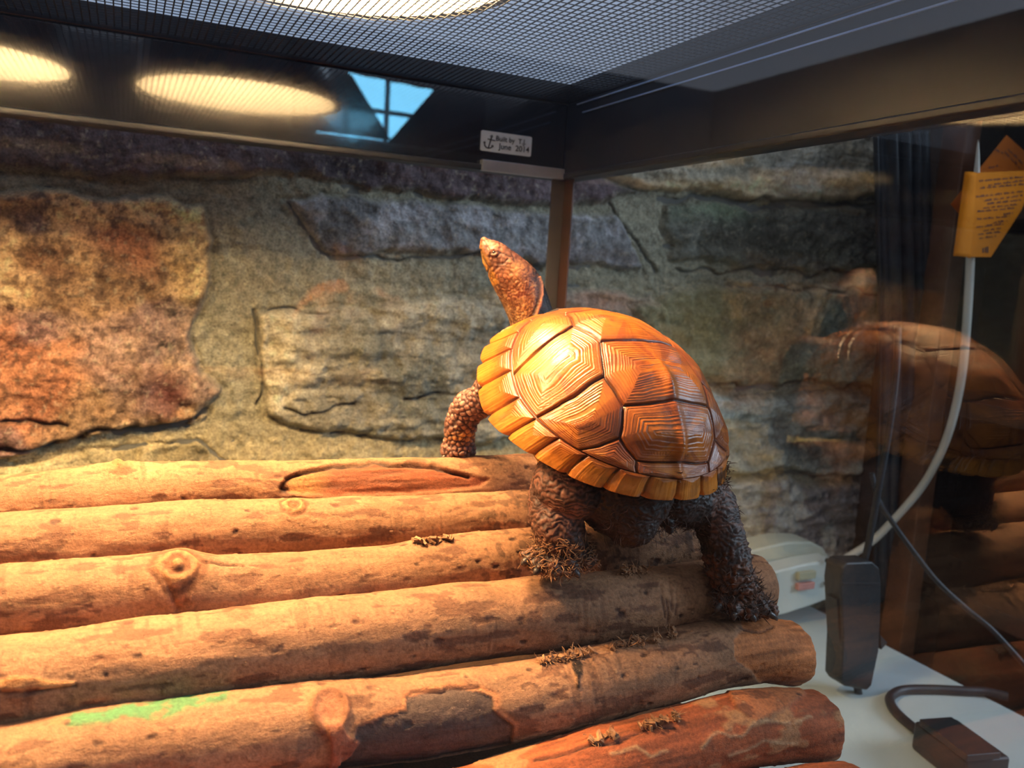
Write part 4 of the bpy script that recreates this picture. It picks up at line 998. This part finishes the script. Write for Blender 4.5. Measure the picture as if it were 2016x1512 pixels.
# black inline switch hanging outside the right pane, with its flat cords
sw = empty('inline_switch', tuple(at(1695, 1358, .50))); YS = .50
def prism(front, depth, name, mat, parent, Y, bev=.001, back=None):
    F = [at(x, y, Y) for x, y in front]; n = len(F); K = [at(x, y, Y)+np.array([0, depth, 0]) for x, y in (back or front)]
    return MB().add(F+K, [tuple(range(n)), tuple(range(n, 2*n))[::-1]]+[(i, n+i, n+(i+1) % n, (i+1) % n) for i in range(n)]).build(name, mat, parent, bevel=bev, seg=3)
prism([(1655,1150),(1659,1118),(1668,1108),(1718,1106),(1732,1118),(1736,1150),(1734,1225),(1731,1282),(1717,1350),(1708,1360),(1664,1352),(1656,1340),(1660,1260)], .020, 'switch_body', M_SWB, sw, YS, .002)
prism([(1647,1180),(1657,1178),(1662,1290),(1654,1270),(1650,1230)], .012, 'switch_side', M_SWB, sw, YS+.003, .0008)
prism([(1733,1250),(1748,1266),(1735,1280)], .010, 'rocker', M_SWB, sw, YS+.004, .0008)
prism([(1660,1148),(1732,1148),(1732,1152),(1660,1152)], .001, 'edge_line', M_CORDB, sw, YS-.0008, 0)
tag(sw, 'black inline cord switch hanging in front of the white table', 'switch')
def flat(pts, w, name, label, cat='cord'):
    P = pth(pts, 12); o = MB().tube(P, w, 10).build(name, M_CORDB, smooth=True); tag(o, label, cat); return o
flat([(1768,640,.52),(1764,740,.515),(1750,850,.512),(1730,960,.51),(1712,1060,.51),(1700,1112,.51)], [.0030]*61, 'lamp_cord', 'flat black cord dropping straight into the top of the inline switch')
flat([(1688,1354,.51),(1697,1395,.51),(1716,1440,.50),(1745,1490,.48),(1765,1540,.46)], [.0036]*49, 'lamp_cord', 'black cord leaving the bottom of the inline switch')
flat([(1716,930,.60),(1730,985,.59),(1760,1033,.57),(1803,1092,.55),(1846,1146,.53),(1900,1196,.51),(1953,1240,.49),(2016,1308,.47),(2080,1380,.45)], .0026, 'lamp_cord', 'thin black cord running diagonally down to the right edge')
def onT(x, y, h=.0045): return atZ(x, y, ZTAB+h)
P = smooth_path([onT(*q) for q in ((1985,1372),(1940,1362),(1899,1360),(1840,1357),(1781,1358),(1757,1368),(1752,1381),(1765,1403),(1803,1436),(1842,1462))], 12)
o = MB().tube(P, .0042, 10).build('lamp_cord', M_CORDB, smooth=True); tag(o, 'black cord looped on the white table leading to the black adapter', 'cord')
ad = empty('power_adapter', tuple(onT(1865, 1512, 0)))
c = onT(1872, 1500, 0); yv = math.radians(-12); RR = [[math.cos(yv), -math.sin(yv), 0], [math.sin(yv), math.cos(yv), 0], [0, 0, 1]]
MB().box((c[0]-.020, c[1]-.035, ZTAB), (c[0]+.020, c[1]+.022, ZTAB+.024), RR, c).build('adapter_body', M_SWB, ad, bevel=.003)
MB().box((c[0]-.022, c[1]-.037, ZTAB+.0245), (c[0]+.008, c[1]+.014, ZTAB+.030), RR, c).build('raised_cap', M_SWB, ad, bevel=.001)
tag(ad, 'small black power adapter on the white table at the bottom right', 'adapter')
# dark strip hanging at the end of the stone wall
M_STRIP = plain('dark_streaked_fabric', (.018, .020, .026), .45, var=.5, vs=60, bump=.0005, bs=120)
V = []
for i, t in enumerate(np.linspace(0, 1, 80)):
    y = 255+t*930; xl = 1726+14*math.sin(min(1, t*1.6)*math.pi/2)-22*max(0, t-.5)
    a = at(xl, y, .66); b2 = at(xl+85+20*(1-t), y, .66)
    for k in range(40):
        u = k/39; p = a*(1-u)+b2*u; V.append(p+np.array([0, .006*math.sin(u*22+t)+.004*math.sin(u*51), 0]))
o = mk('hanging_cloth', V, grid_faces(80, 40), M_STRIP, smooth=True); m_ = o.modifiers.new('s', 'SOLIDIFY'); m_.thickness = .002; m_.offset = 1
tag(o, 'narrow black cloth hanging at the right end of the stone wall', 'cloth')
# hidden soil bed the log pile rests on
n = 60; gx, gy = np.meshgrid(np.linspace(XL+.002, XR-.002, n*2), np.linspace(YF+.006, YB-.002, n), indexing='ij')
P = np.stack([gx.ravel(), gy.ravel(), np.zeros(gx.size)], -1); P[:, 2] = -.268+fbm(P*[30, 30, 1], 3, 70)*.002
m = len(P); Q = P.copy(); Q[:, 2] = ZTAB+.019
c = np.zeros((m, 3))+np.array(srgb(60, 40, 26))
o = mk('soil', P, grid_faces(n*2, n), M_DIRT, smooth=True, col=c); tag(o, 'dark brown coconut soil bed on the terrarium floor', 'soil', kind='stuff')
s = o.modifiers.new('s', 'SOLIDIFY'); s.thickness = .07; s.offset = -1
